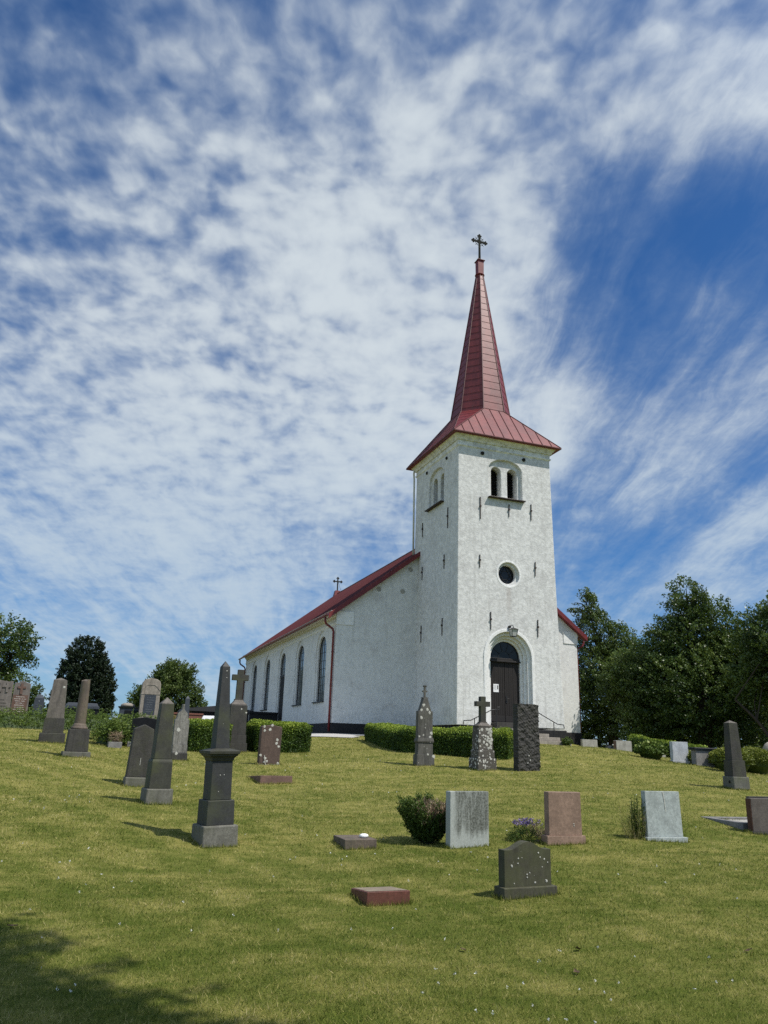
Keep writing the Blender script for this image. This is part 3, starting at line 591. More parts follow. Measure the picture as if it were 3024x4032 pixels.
sx_=x.obj('spire_cross',M['dull_iron'],CH)
g=MB(); n=40
g.tube([(c0x+.30*math.cos(2*PI*k/n),yy,cz_+.30*math.sin(2*PI*k/n)) for k in range(n+1)],.016,6,cap=False)
for k in range(4):
    a=PI/4+k*PI/2; g.tube([(c0x+.1*math.cos(a),yy,cz_+.1*math.sin(a)),(c0x+.42*math.cos(a),yy,cz_+.42*math.sin(a))],.014,6)
    for j in (-.32,.32): g.tube([(c0x+.17*math.cos(a+j*s_),yy,cz_+.17*math.sin(a+j*s_)) for s_ in (0,.5,1,1.5)],.011,5)
g.obj('cross_wheel',M['dull_iron'],sx_)
# ------------------------------------------------------------------ nave
NX0,NX1,NY0,NY1=-4.67,10.76,5.406,32.05; NC=(NX0+NX1)/2; EZ=5.98; SL=.765; RZ=EZ+(NX1-NX0)/2*SL
nv=MB().prism([(NX0,0),(NX1,0),(NX1,EZ),(NC,RZ),(NX0,EZ)],NY0,NY1,'y'); nave=nv.obj('nave_wall',[M['plaster_nave']],CH)
wy=[8.28,13.23,18.19,23.14,28.09]; cut=[]
for i,y in enumerate(wy):
    z0=1.2 if i!=2 else .2
    cut.append(MB().prism(arch(y,1.09,z0,4.09),NX0-1,NX0+.07,'x')); cut.append(MB().prism(arch(y,.84,z0+.001,4.05),NX0-1,NX0+.34,'x'))
carve(nave,cut)
b=nave.modifiers.new('bevel','BEVEL'); b.width=.03; b.segments=2; b.limit_method='ANGLE'; b.angle_limit=R(60)
for i,y in enumerate(wy):
    xg=NX0+.20; z0=1.2 if i!=2 else 3.35
    w=MB().prism(arch(y,.85,z0,4.05),xg,xg+.02,'x').obj('nave_window',M['glass'],CH)
    f=MB(); f.ring(arch(y,.84,z0,4.05,n=22),arch(y,.77,z0+.06,4.05,n=22),xg-.04,xg+.0,'x'); f.box(xg-.06,xg,y-.73,y+.73,z0,z0+.06); f.box(xg-.018,xg-.004,y-.025,y+.025,z0+.06,4.75)
    for sg in (-1,1): f.box(xg-.014,xg-.003,y+sg*.39-.013,y+sg*.39+.013,z0+.06,4.6)
    for k in range(1,8):
        z=z0+k*.46
        if z<4.5: f.box(xg-.016,xg-.0035,y-.73,y+.73,z-.014,z+.014)
    f.obj('window_frame',M['iron'],w)
    if i!=2: MB().frus(NX0-.10,xg-.05,y-1.13,y+1.13,1.135,NX0-.10,xg-.05,y-1.13,y+1.13,1.19).obj('window_sill',M['iron'],w)
    else:
        d2=MB()
        for k in range(9): d2.box(xg-.05+.005*(k%2),xg,y-.78+k*.174,y-.78+k*.174+.168,.22,3.22)
        sd=d2.obj('side_door',M['door_boards'],CH); q=MB(); q.box(xg-.08,xg,y-.82,y+.82,3.22,3.36); q.obj('transom',M['dark_wood'],sd)
# nave cornice along the eaves, its return on the gable, gable rakes
c=MB()
def side_c(z0,z1,a0,a1): c.frus(NX0-a0,NX1+a0,NY0+.02,NY1,z0,NX0-a1,NX1+a1,NY0+.02,NY1,z1)
side_c(5.22,5.29,.01,.07); side_c(5.29,5.33,.07,.07); side_c(5.33,5.66,.03,.03); side_c(5.66,5.74,.10,.13); side_c(5.74,5.96,.13,.34)
for x0,x1 in ((NX0-.035,NX0+.95),(NX1-.95,NX1+.035)): c.box(x0,x1,NY0-.04,NY0+.02,5.22,5.95)
c.obj('nave_cornice',M['smooth_lime'],CH)
for x,z in ((-.37,8.73),(-2.28,7.39),(-.84,7.41)): MB().prism(disc(x,z,.14,14),NY0-.015,NY0+.05).obj('vent_cover',M['concrete'],CH)
# roof: two sheet-metal slopes with standing seams
OV=.55; th=.10; y0,y1=NY0-.28,NY1+.3
rf=MB()
for sgn in (-1,1):
    xe=NC+sgn*((NX1-NX0)/2+OV); zE=EZ-OV*SL+.06; zr=RZ+.06
    poly=[(NC,zr),(xe,zE),(xe,zE+th),(NC,zr+th)]
    rf.prism(poly,y0,y1,'y')
roof=rf.obj('nave_roof',M['red_roof'],CH)
se=MB()
for sgn in (-1,1):
    xe=NC+sgn*((NX1-NX0)/2+OV); zE=EZ-OV*SL+.06+th; zr=RZ+.06+th
    for k in range(45):
        y=y0+.02+k*(y1-y0-.04)/44; se.tube([(NC,y,zr+.01),(xe,y,zE+.01)],.022,5)
se.tube([(NC,y0,RZ+.19),(NC,y1,RZ+.19)],.07,8); se.obj('roof_seam',M['red_seam'],roof)
vg=MB()
for sgn in (-1,1):
    xe=NC+sgn*((NX1-NX0)/2+OV+.02); zE=EZ-(OV+.02)*SL
    vg.prism([(NC,RZ-.10),(xe,zE-.10),(xe,zE+.20),(NC,RZ+.20)],y0-.035,y0-.002,'y')
    vg.prism([(NC,RZ-.10),(xe,zE-.10),(xe,zE-.06),(NC,RZ-.06)],y0+.002,NY0,'y')
vg.obj('verge_board',M['red_roof'],roof)
for sgn in (-1,1):
    xe=NC+sgn*((NX1-NX0)/2+OV+.05); zE=EZ-OV*SL+.06
    n=8; out=[(xe+.075*math.cos(PI+PI*k/n),zE+.07+.075*math.sin(PI+PI*k/n)) for k in range(n+1)]; inn=[(xe+.06*math.cos(PI+PI*k/n),zE+.07+.06*math.sin(PI+PI*k/n)) for k in range(n+1)]
    MB().ring(out,inn,y0+.02,y1,'y').obj('gutter',M['red_pipe'],roof)
def downpipe(x,y,sgn,zb,m_):
    xe=NC+sgn*((NX1-NX0)/2+OV+.05); p=[(xe,y,EZ-OV*SL+.03),(xe,y,5.36),(xe-sgn*.06,y,5.22),(x+sgn*.16,y,4.98),(x+sgn*.10,y,4.82),(x+sgn*.10,y,zb)]
    q=MB(); q.tube(p,.062,10)
    for z in (3.7,1.9,.3): q.tube([(x+sgn*.10,y,z),(x+sgn*.10,y,z+.05)],.078,10)
    q.obj('downpipe',m_,CH,smooth=True)
downpipe(NX0,NY0+.22,-1,-.45,M['red_pipe']); downpipe(NX1,NY0+.16,1,-.35,M['red_pipe']); downpipe(NX0,NY1-.2,-1,-.4,M['red_brown'])
q=MB(); q.tube([(.02,6.05,15.2),(.0,6.10,14.9),(.02,6.07,14.5),(.04,6.05,9.8)],.06,8); q.obj('tower_downpipe',M['cream_pipe'],CH,smooth=True)
# black plinths
p=MB(); p.box(NX0-.05,NX1+.05,NY0-.05,NY1+.05,-1.6,-.02); p.obj('nave_plinth',M['plinth_black'],CH,bevel=.03)
p=MB(); p.box(-.05,6.2,-.06,5.30,-1.8,-.06); p.obj('tower_plinth',M['plinth_black'],CH,bevel=.04)
# cross on the east end of the nave ridge
e=MB(); ey=31.55; e.frus(NC-.34,NC+.34,ey-.3,ey+.3,RZ-.1,NC-.22,NC+.22,ey-.2,ey+.2,RZ+.48); rb=e.obj('ridge_block',M['red_roof'],CH)
x=MB(); zc=RZ+1.35; x.box(NC-.05,NC+.05,ey-.04,ey+.04,RZ+.45,zc+.30); x.box(NC-.33,NC+.33,ey-.042,ey+.042,zc-.05,zc+.05)
trefoil(x,NC,zc+.30,0,1,.085,ey); trefoil(x,NC-.33,zc,-1,0,.085,ey); trefoil(x,NC+.33,zc,1,0,.085,ey); x.tube([(NC+.05,ey,zc),(NC+.5,ey-.2,RZ-.1)],.010,5); x.obj('ridge_cross',M['dull_iron'],CH)
# ------------------------------------------------------------------ steps, handrails, notice
ST=thing('stone_steps','worn pale stone steps in front of the dark tower door','steps',(DCX,0,-.9))
def step(h,y,zt,zb): MB().box(-h,h,y,-.07,zb+.9,zt+.9).obj('step',M['step_stone'],ST,bevel=.015)
step(1.12,-.78,-.09,-.275); step(1.55,-1.02,-.28,-.435); step(2.02,-1.26,-.44,-.60); step(2.50,-1.50,-.605,-1.3)
MB().box(-.84,.84,-.06,.60,.62,1.12).obj('threshold',M['rough_dark'],ST,bevel=.01)
def rail(sg,label):
    o=thing('handrail',label,'handrail',(DCX+sg*1.5,-.42,-.3),0,'iron handrails of the tower steps')
    f=lambda x,z:(sg*(x-1.5),0,z+.3)
    q=MB(); q.tube([f(.92,.80),f(1.28,.76),f(2.42,.23),f(2.80,.20),f(2.82,.03)],.024,8); 
    for k in range(4): q.tube([f(.84+k*.035,.78),f(.84+k*.035,.94)],.010,5)
    q.tube([f(.82,.80),f(.98,.80)],.022,6); q.obj('rail',M['iron'],o,smooth=True)
    for x,zt,zb in ((1.02,.79,-.12),(2.22,.33,-.62)): MB().tube([f(x,zt),f(x,zb)],.022,8).obj('post',M['iron'],o)
rail(-1,'black iron handrail to the left of the tower door'); rail(1,'black iron handrail to the right of the tower door, partly behind the rough stone')
NO=thing('notice','white paper notice pinned to the left leaf of the tower door','notice',(2.47,.535,1.90))
MB().box(-.15,.15,-.006,.006,-.2,.2).obj('sheet',M['paper'],NO)
MB().box(.06,.12,-.009,-.0062,-.06,.14).obj('printed_block',M['print_ink'],NO)
q=MB()
for k in range(7): q.box(-.11,.03-.02*(k%3),-.0085,-.0062,.12-k*.035,.128-k*.035)
q.obj('printed_lines',M['letter_grey'],NO)
# black side wall of the nave-door steps
PB=thing('door_stair_wall','low black parapet beside the steps of the nave side door','parapet',(-5.6,18.5,-.6))
MB().box(-1.0,.9,-.14,.14,-.6,1.32).obj('parapet_wall',M['plinth_black'],PB); MB().box(-1.06,.93,-.2,.2,1.32,1.46).obj('coping',M['black_polish'],PB,bevel=.01)
# ------------------------------------------------------------------ gravestones
RIMS=[]
class Stone:
    """front bottom centre at (x,y); unit lengths are turned into metres by kx (across), ky (deep), kz (up)"""
    def __init__(s,name,label,cat,x,y,rz,kx,kz,D,group=None,tilt=(0,0)):
        cx=x-math.sin(rz)*D/2; cy=y+math.cos(rz)*D/2; z=gz(cx,cy); zf=gz(x,y)
        s.o=thing(name,label,cat,(cx,cy,zf),rz,group); s.kx=kx; s.kz=kz; s.o.rotation_euler=(tilt[0],tilt[1],rz)
    def block(s,part,m_,z0,z1,w0,d0,w1=None,d1=None,bevel=.008,x=0,xt=None,y=0,spots=None,m2=None,sink=0):
        """z0,z1,w0,w1,x in units; depths d0,d1 and y in metres"""
        w1=w0 if w1 is None else w1; d1=d0 if d1 is None else d1; xt=x if xt is None else xt
        kx,kz=s.kx,s.kz; q=MB(); a=z0*kz-sink
        if z0<0: RIMS.append((s.o.location.x,s.o.location.y,s.o.rotation_euler[2],w0*kx/2,d0/2))
        q.frus((x-w0/2)*kx,(x+w0/2)*kx,y-d0/2,y+d0/2,a,(xt-w1/2)*kx,(xt+w1/2)*kx,y-d1/2,y+d1/2,z1*kz)
        mats=[M[m_]]
        if spots:
            mats.append(M[m2 or 'lichen'])
            for sx_,sz_,r in spots:
                f=(sz_-z0)/(z1-z0); q.spot((x+(xt-x)*f+sx_)*kx,y-(d0+(d1-d0)*f)/2,sz_*kz,r*kx)
        return q.obj(part,mats,s.o,bevel=bevel)
    def prof(s,part,m_,pts,d,bevel=.008,y=0,spots=None,m2=None):
        q=MB().prism([(a*s.kx,b*s.kz) for a,b in pts],y-d/2,y+d/2); mats=[M[m_]]
        if spots:
            mats.append(M[m2 or 'lichen'])
            for sx_,sz_,r in spots: q.spot(sx_*s.kx,y-d/2,sz_*s.kz,r*s.kx)
        return q.obj(part,mats,s.o,bevel=bevel)
def pyramid(st,part,m_,z0,z1,w,d,x=0,tip=0):
    kx,kz=st.kx,st.kz; w*=kx/2; d/=2
    return MB().add([(x*kx-w,-d,z0*kz),(x*kx+w,-d,z0*kz),(x*kx+w,d,z0*kz),(x*kx-w,d,z0*kz),((x+tip)*kx,0,z1*kz)],[(3,2,1,0),(0,1,4),(1,2,4),(2,3,4),(3,0,4)]).obj(part,M[m_],st.o,bevel=.004)
def text_rows(st,part,m_,x0,x1,z0,z1,n,y,h=.010,parent=None,seed=1,rowh=None):
    """weathered, unreadable rows of lettering as short flat strokes"""
    r=random.Random(seed); q=MB()
    for i in range(n):
        z=z1-(z1-z0)*i/(max(n-1,1)); ln=(x1-x0)*r.uniform(.62,1); x=(x0+x1)/2-ln/2; e=x+ln
        while x<e:
            w=r.uniform(.012,.028); w=min(w,e-x+.004); q.box(x,x+w,y-.004,y,z-h/2,z+h/2*r.uniform(.5,1)); x+=w+r.uniform(.006,.016)+(.03 if r.random()<.16 else 0)
    return q.obj(part,M[m_],parent or getattr(st,'o',st))
# 1 tall dark obelisk in front
s=Stone('obelisk_monument','tallest dark granite obelisk, near the camera, on a moulded pedestal and grey base','gravestone',-14.749,-23.331,.2,.00340,.00341,.50,tilt=(0,-.028))
s.block('base','base_granite',-60,78,152,.50,147,.48,bevel=.02); s.block('plinth','dark_granite',78,172,117,.39,114,.38)
s.block('pedestal','dark_granite',172,322,90,.305,88,.30,spots=[(-8,268,2.2),(9,269,1.8),(-12,205,2)])
q=MB(); kx,kz=s.kx,s.kz
def rect(z,w): return [(-w,-w,z),(w,-w,z),(w,w,z),(-w,w,z)]
lv=[(322,.150),(326,.158),(334,.165),(341,.185),(343,.200),(349,.203),(351,.222),(361,.226),(363,.226),(372,.115)]
vs=[]; [vs.extend(rect(z*kz,w)) for z,w in lv]
q.add(vs,[(3,2,1,0)]+[(4*i+k,4*i+(k+1)%4,4*i+4+(k+1)%4,4*i+4+k) for i in range(len(lv)-1) for k in range(4)]+[tuple(4*(len(lv)-1)+k for k in range(4))]); q.obj('moulded_cap',M['green_granite'],s.o,bevel=.004)
s.block('shaft','dark_granite',371,706,61,.215,33,.115,spots=[(2,688,2.4),(3,660,2.0),(4,690,1.4),(-3,470,1.3)]); pyramid(s,'tip','dark_granite',706,732,34,.118)
# 2 second obelisk
s=Stone('obelisk_monument','slender greenish obelisk on a square block and rough pale base, left of the tallest one','gravestone',-15.358,-20.450,.14,.00415,.00417,.46)
s.block('base','base_granite',-50,60,112,.46,108,.45,bevel=.02); s.block('pedestal','green_granite',60,164,88,.365,83,.35); s.block('pedestal','green_granite',164,174,83,.35,76,.32,bevel=.003)
s.block('shaft','green_granite',174,396,69,.29,52,.22); pyramid(s,'tip','weathered',396,424,53,.225)
# 3 gabled slab half behind it
s=Stone('headstone','rough dark slab with gabled top, half behind the slender greenish obelisk','gravestone',-15.571,-17.757,.10,.00484,.00489,.30,tilt=(0,.02))
s.block('base','base_granite',-40,39,106,.32,104,.31,bevel=.02)
s.prof('slab','rough_dark',[(-48,39),(48,39),(40,230),(0,248),(-40,230)],.2,bevel=.012)
q=MB().box(-.004,.004,-.108,-.1,.42,.56).obj('wick',M['lichen'],s.o)
# 4 tapering pillar far left
s=Stone('headstone','tapering grey pillar on two base blocks with one white lichen dot, at the far left','gravestone',-17.615,-9.483,0,.00685,.00729,.50)
s.block('base','rough_dark',-40,41,104,.50,102,.49,bevel=.02); s.block('plinth','rough_dark',41,98,83,.42,79,.40); s.block('shaft','weathered',98,250,71,.38,54,.28,spots=[(19,222,5.2)]); pyramid(s,'tip','weathered',250,260,55,.285)
# 5 broken column
s=Stone('broken_column','round broken column of brownish stone on a square pedestal','gravestone',-16.829,-13.475,.1,.00587,.00616,.56)
s.block('base','base_granite',-40,22,113,.56,111,.55,bevel=.015); s.block('pedestal','rough_dark',22,109,89,.46,82,.43,bevel=.015)
q=MB(); kz=s.kz; q.lathe([(.20,109*kz),(.205,113*kz),(.20,118*kz),(.17,120*kz),(.172,124*kz),(.155,128*kz),(.138,132*kz)],28); q.obj('column_base',M['column_stone'],s.o,smooth=True)
q=MB(); n=26; vs=[]; fs=[]
for i,(r_,z) in enumerate(((.138,131),(.13,180),(.118,240),(.104,306))):
    for k in range(n):
        a=2*PI*k/n; zz_=z*kz+(.03*math.cos(a-.6)+.012*math.sin(5*a)if i==3 else 0); vs.append((r_*math.cos(a),r_*math.sin(a),zz_))
fs=[(i*n+k,i*n+(k+1)%n,i*n+n+(k+1)%n,i*n+n+k) for i in range(3) for k in range(n)]+[tuple(range(n-1,-1,-1)),tuple(range(3*n,4*n))]
q.add(vs,fs); q.obj('shaft',M['column_stone'],s.o)
# 6 black polished stone with planter
s=Stone('headstone','polished black headstone with a low gabled top, behind the gabled slab','gravestone',-15.012,-8.897,.05,.00758,.00761,.22)
s.block('base','mid_grey',-30,24,122,.30,120,.29); s.prof('slab','black_polish',[(-51,24),(51,24),(49,114),(2,121),(-49,114)],.16)
pl=thing('grave_planter','low stone planter full of dead twigs beside the black headstone','planter',(-15.83,-9.35,gz(-15.83,-9.35)),.05)
for x0,x1,y0_,y1_ in ((-.20,.19,-.06,0),(-.20,.19,.75,.81),(-.20,-.14,.001,.749),(.13,.19,.001,.749)): MB().box(x0,x1,y0_,y1_,-.15,.15).obj('kerb',M['mid_grey'],pl,bevel=.01)
N=420; c=np.stack([RNG.uniform(-.16,.17,N),RNG.uniform(-.05,.6,N),RNG.uniform(.14,.44,N)],1); d=rnd(N)*np.array([1,.6,.35]); leaf_mesh('dead_twigs',c,d,rnd(N),RNG.uniform(.10,.28,N),RNG.uniform(.006,.013,N),RNG.uniform(0,1,N),M['dry_twig'],pl)
# 7 gothic grey stone with big lichen
s=Stone('headstone','whitened gothic headstone with stepped pointed top and broken finial, against the clipped hedge','gravestone',-14.182,-11.806,.05,.00691,.00686,.42)
s.block('base','rough_dark',-40,30,66,.42,64,.41,bevel=.015,spots=[(-13,28,5.5)]); s.block('plinth','pale_lichen',30,62,60,.36,58,.35)
s.prof('slab','pale_lichen',[(-29,62),(29,62),(29,160),(24,163),(22,168),(20,184),(14,190),(8,196),(4,202),(4,222),(-4,222),(-4,202),(-8,196),(-14,190),(-20,184),(-22,168),(-24,163),(-29,160)],.22,spots=[(-12,120,7)])
# 8 cross on tall pedestal between the hedges
def latin(st,m_,z0,z1,wb,wt,az_,ah,aw,dep,part='cross'):
    kx,kz=st.kx,st.kz; q=MB(); zc0,zc1=az_-ah/2,az_+ah/2
    f=(zc0-z0)/(z1-z0); wm=wb+(wt-wb)*f; 
    P_=[(-wb/2,z0),(wb/2,z0),(wm/2,zc0),(aw/2,zc0),(aw/2,zc1),(wm/2,zc1),(wt/2,z1),(-wt/2,z1),(-wm/2,zc1),(-aw/2,zc1),(-aw/2,zc0),(-wm/2,zc0)]
    q.prism([(a*kx,b*kz) for a,b in P_],-dep/2,dep/2); return q.obj(part,M[m_],st.o,bevel=.006)
def flare(st,m_,z0,z1,w0,w1,d0,d1,part='cross_foot'):
    kx,kz=st.kx,st.kz; q=MB(); vs=[]; n=6; lv=[(0,1.0),(.18,1.0),(.22,.93),(.45,.52),(.75,.2),(.9,.08),(.92,.18),(1,.18)]
    for f,g in lv:
        w=(w1+(w0-w1)*g)*kx/2; d=(d1+(d0-d1)*g)/2; z=(z0+(z1-z0)*f)*kz; vs+=[(-w,-d,z),(w,-d,z),(w,d,z),(-w,d,z)]
    q.add(vs,[(3,2,1,0)]+[(4*i+k,4*i+(k+1)%4,4*i+4+(k+1)%4,4*i+4+k) for i in range(len(lv)-1) for k in range(4)]+[tuple(4*(len(lv)-1)+k for k in range(4))]); return q.obj(part,M[m_],st.o,bevel=.003)
s=Stone('cross_monument','tall stone cross on a stepped pedestal standing between the two clipped hedges','gravestone',-11.95,-7.99,0,.00835,.00838,.72)
s.block('base','rough_dark',-40,34,86,.72,84,.70); s.block('step','rough_dark',34,66,76,.64,74,.62); s.block('pedestal','rough_dark',66,180,69,.57,67,.54,spots=[(10,166,3),(30,152,3.4)])
flare(s,'weathered',180,206,62,28,.46,.2); latin(s,'cross_stone',206,324,26,24,292,23,68,.17)
# 9 brown stone with lichen
s=Stone('headstone','reddish brown headstone covered with round white lichen dots, in front of the hedge','gravestone',-11.823,-12.670,.05,.00722,.00679,.26,tilt=(0,.01))
s.block('base','base_granite',-40,4,90,.30,88,.28,bevel=.012)
s.prof('slab','brown_lichen',[(-41,4),(40,4),(41,60),(42,148),(36,153),(20,155),(10,158),(4,161),(-3,158),(-14,156),(-33,154),(-40,150)],.22,bevel=.014,
  spots=[(-28,135,4.6),(-7,140,5.6),(25,100,5),(23,86,5),(32,74,4.6),(-36,38,4.8),(-18,26,5.2),(-10,15,4),(34,8,5),(1,157,5),(-30,152,4),(-22,12,3.4),(-30,149,3.5)])
MB().tube([(-.12,-.16,0),(-.16,-.135,.26)],.010,6).obj('white_stick',M['lichen'],s.o)
# 10 flat long slab
s=Stone('grave_slab','long low flat slab of brown stone sunk in the slope by the lichen-dotted stone','gravestone',-12.510,-16.688,.05,.00590,.00538,1.25,tilt=(-.06,0))
s.block('slab','reddish',-60,27,130,1.25,127,1.22,bevel=.012)
# 11 low box with white stone, 12 red slab
s=Stone('grave_marker','small low grey-brown block with a white stone on top, left of the brown-topped bush','gravestone',-12.865,-23.691,0,.00373,.00325,.55)
s.block('block','column_stone',-40,40,129,.55,127,.54,bevel=.01)
pb=thing('pebble','small white stone lying on the low grey-brown block','stone',(-12.865+.10,-23.52,gz(-12.865,-23.69)+40*.00325),.3)
q=MB(); n=10; lv=[(.030,.000),(.052,.012),(.056,.028),(.046,.046),(.022,.056)]; vs=[(r_*1.2*math.cos(2*PI*k/n+i*.1)*(1+.1*math.sin(k*2.1)),r_*.8*math.sin(2*PI*k/n),z) for i,(r_,z) in enumerate(lv) for k in range(n)]
q.add(vs,[(i*n+k,i*n+(k+1)%n,i*n+n+(k+1)%n,i*n+n+k) for i in range(4) for k in range(n)]+[tuple(range(n-1,-1,-1)),tuple(range(4*n,5*n))]).obj('boulder',M['white_paint'],pb,smooth=True)
s=Stone('grave_marker','low block of red granite with a slanting top, nearest to the camera','gravestone',-13.543,-26.579,.01,.00275,.00232,.50)
kx,kz=s.kx,s.kz; w=86*kx
MB().add([(-w,-.25,-.12),(w,-.25,-.12),(w,.25,-.12),(-w,.25,-.12),(-w,-.25,.112),(w,-.25,.112),(w,.25,.066),(-w,.25,.066)],[(3,2,1,0),(4,5,6,7),(0,1,5,4),(1,2,6,5),(2,3,7,6),(3,0,4,7)]).obj('block',M['red_granite'],s.o,bevel=.008)
MB().add([(-w+.02,-.235,.1136),(w-.02,-.235,.1136),(w-.02,.235,.0704),(-w+.02,.235,.0704)],[(0,1,2,3)]).obj('worn_top',M['stone_top'],s.o)
RIMS.append((s.o.location.x,s.o.location.y,.01,w,.25))
# 13 grey slab
s=Stone('headstone','upright square grey slab with dark rain streaks, beside the brown-topped bush','gravestone',-11.279,-23.893,.12,.00395,.00339,.125)
s.block('slab','grey_slab',-50,221,169,.125,169,.125,bevel=.007)
# 14 rounded stone
s=Stone('headstone','dark mossy headstone with curved shoulders and plinth, nearest upright stone','gravestone',-11.972,-26.728,.08,.00305,.00244,.20)
s.block('base','mossy_dark',-50,44,226,.205,224,.20,bevel=.008)
pts=[(-99,44),(99,44),(99,193)]
for k in range(25):
    f=k/24; u=99-198*f; 
    z=193+ (0 if abs(u)>80 else 33*(math.cos(PI*u/80)+1)/2); pts.append((u,z))
pts.append((-99,193)); seen=[]; [seen.append(p) for p in pts if p not in seen]
s.prof('slab','mossy_dark',seen,.118,bevel=.006,y=.01,spots=[(-70,130,4),(-68,125,3),(-41,158,3),(-43,138,2.5),(28,58,3.4),(75,66,2.6),(78,62,4.2),(-5,92,2.5),(6,98,2.2),(-5,80,2.6),(-60,58,2),(45,178,3),(52,160,2.6),(70,152,3),(84,138,2.4),(-26,160,2),(60,120,2.2)])
# 15 brown, 16 grey granite
s=Stone('headstone','smooth brown granite headstone on a matching plinth, right of the purple flowers','gravestone',-9.804,-24.126,-.06,.00415,.00344,.19)
s.block('base','brown_granite',-50,39,154,.19,153,.185,bevel=.006); s.block('slab','brown_granite',39,215,132,.145,130,.14,bevel=.005,spots=[(33,86,2.4),(34,78,2.2)])
s=Stone('headstone','smooth pale grey granite headstone with a white streak, beside tall green weeds','gravestone',-7.857,-23.980,-.08,.00455,.00368,.20,tilt=(-.03,0))
s.block('base','grey_granite',-50,15,162,.21,161,.205,bevel=.006); sl=s.block('slab','grey_granite',15,200,141,.115,139,.11,bevel=.005)
q=MB(); q.add([(.005,-.0605,.734),(.022,-.0605,.734),(.034,-.0612,.60),(.040,-.0625,.43),(.032,-.0625,.43),(.022,-.0612,.60)],[(0,1,2,3,4,5)]).obj('white_streak',M['lichen'],s.o)
# 17 stone cut by the right edge and the kerbed grave behind
s=Stone('headstone','grey-brown headstone with a rusty left side, cut by the right edge of the view','gravestone',-5.02,-23.36,-.1,.00529,.00412,.2)
s.block('base','rough_dark',-50,15,166,.22,165,.21,bevel=.008); s.block('slab','edge_stone',15,148,150,.13,148,.13,bevel=.006)
MB().box(-75*.00529-.006,-75*.00529+.001,-.06,.06,.07,.60).obj('rusty_side',M['rust_side'],s.o)
MB().box(-.30,.42,.10,.16,.02,.635).obj('back_panel',M['rough_dark'],s.o,bevel=.006)
k_=thing('grave_kerb','low pale kerb frame filled with gravel behind the stone at the right edge','grave kerb',(-3.95,-22.55,gz(-3.95,-22.55)+.02),-.12)
for nm,a in (('kerb_side',(-1.35,1.3,-.62,-.50)),('kerb_side',(-1.35,1.3,.50,.62)),('kerb_end',(-1.35,-1.23,-.499,.499)),('kerb_end',(1.18,1.3,-.499,.499))): MB().box(*a,-.25,.10).obj(nm,M['mid_grey'],k_,bevel=.012)
MB().box(-1.229,1.179,-.499,.499,-.2,.06).obj('gravel_bed',M['concrete'],k_)
# 19 right obelisk
s=Stone('obelisk_monument','blackened stubby obelisk on a stained base with a hole, at the right','gravestone',-1.692,-19.341,-.15,.00650,.00592,.42)
s.block('base','base_granite',-40,47,68,.44,66,.43,bevel=.015); s.block('plinth','rough_dark',47,111,57,.35,54,.33); s.block('shaft','rough_dark',111,260,46,.275,36,.21); pyramid(s,'tip','weathered',260,271,37,.215,tip=-2)
MB().prism([(a,b) for a,b in disc(-.06,.155,.032,14)],-.226-.004,-.21,'x').obj('bolt_hole',M['hole_shade'],s.o)
# 20 white slab, 21 dark capped stone, 22-24 stones on the ridge
s=Stone('headstone','pale bluish grey slab standing upright past the crest of the slope','gravestone',2.712,-12.256,-.1,.0098,.00831,.2); s.block('base','pale_grey',-30,11,72,.22,70,.21); s.block('slab','pale_grey',11,86,64,.16,63,.16)
s=Stone('headstone','wide grey headstone under a dark projecting cap, by the round bushes','gravestone',2.953,-13.180,-.1,.0098,.00805,.3); s.block('base','concrete',-30,8,86,.34,84,.33); s.block('slab','mid_grey',8,66,79,.26,77,.26); s.block('cap','slate',66,72,84,.32,86,.34); s.block('cap','black_polish',72,77,94,.38,92,.36)
s=Stone('headstone','low pale concrete slab right beside the church corner','gravestone',6.938,-.955,-.1,.0140,.0121,.25); s.block('slab','concrete',-40,50,60,.2,59,.19,bevel=.01)
s=Stone('headstone','pale slab with a brown left side on the crest of the slope','gravestone',5.223,-5.894,-.1,.0125,.0105,.3); s.prof('slab','concrete',[(-30,-40),(30,-40),(30,48),(28,51),(26,52),(-30,53)],.24); MB().box(-30*.0125-.01,-30*.0125,-.10,.10,-.3,.54).obj('brown_side',M['reddish'],s.o)
s=Stone('headstone','low pale slab between the clipped hedge and the leafy shrub','gravestone',6.333,-6.777,-.1,.0125,.0103,.3); s.block('slab','concrete',-40,48,52,.2,51,.2); MB().box(-26*.0125-.01,-26*.0125,-.09,.09,-.3,.48).obj('brown_side',M['reddish'],s.o)
s=Stone('headstone','small low dark stone with a white flower left of the brown-sided slab','gravestone',6.011,-3.985,-.1,.0135,.0111,.3); s.block('slab','slate',-30,34,34,.22,33,.2); q=MB().lathe([(.02,0),(.06,.03),(.07,.06),(.03,.09)],8); f_=q.obj('flower',M['clover'],s.o,loc=(.06,-.15,.36))
s=Stone('headstone','small dark round-topped stone between the round bushes at the right','gravestone',10.297,-7.685,-.1,.0120,.0104,.3); s.prof('slab','rough_dark',[(-13,-70),(13,-70),(13,22),(9,27),(0,29),(-9,27),(-13,22)],.24)
s=Stone('headstone','pale yellowish stone urn-shaped at the right edge beyond the bushes','gravestone',8.1,-11.1,-.1,.0105,.0092,.3); 
q=MB().lathe([(.30,-.6),(.30,.75),(.24,.80),(.24,.86),(.28,.92),(.26,1.05),(.17,1.22),(.06,1.30)],20); q.obj('urn',M['sandstone'],s.o,smooth=True)
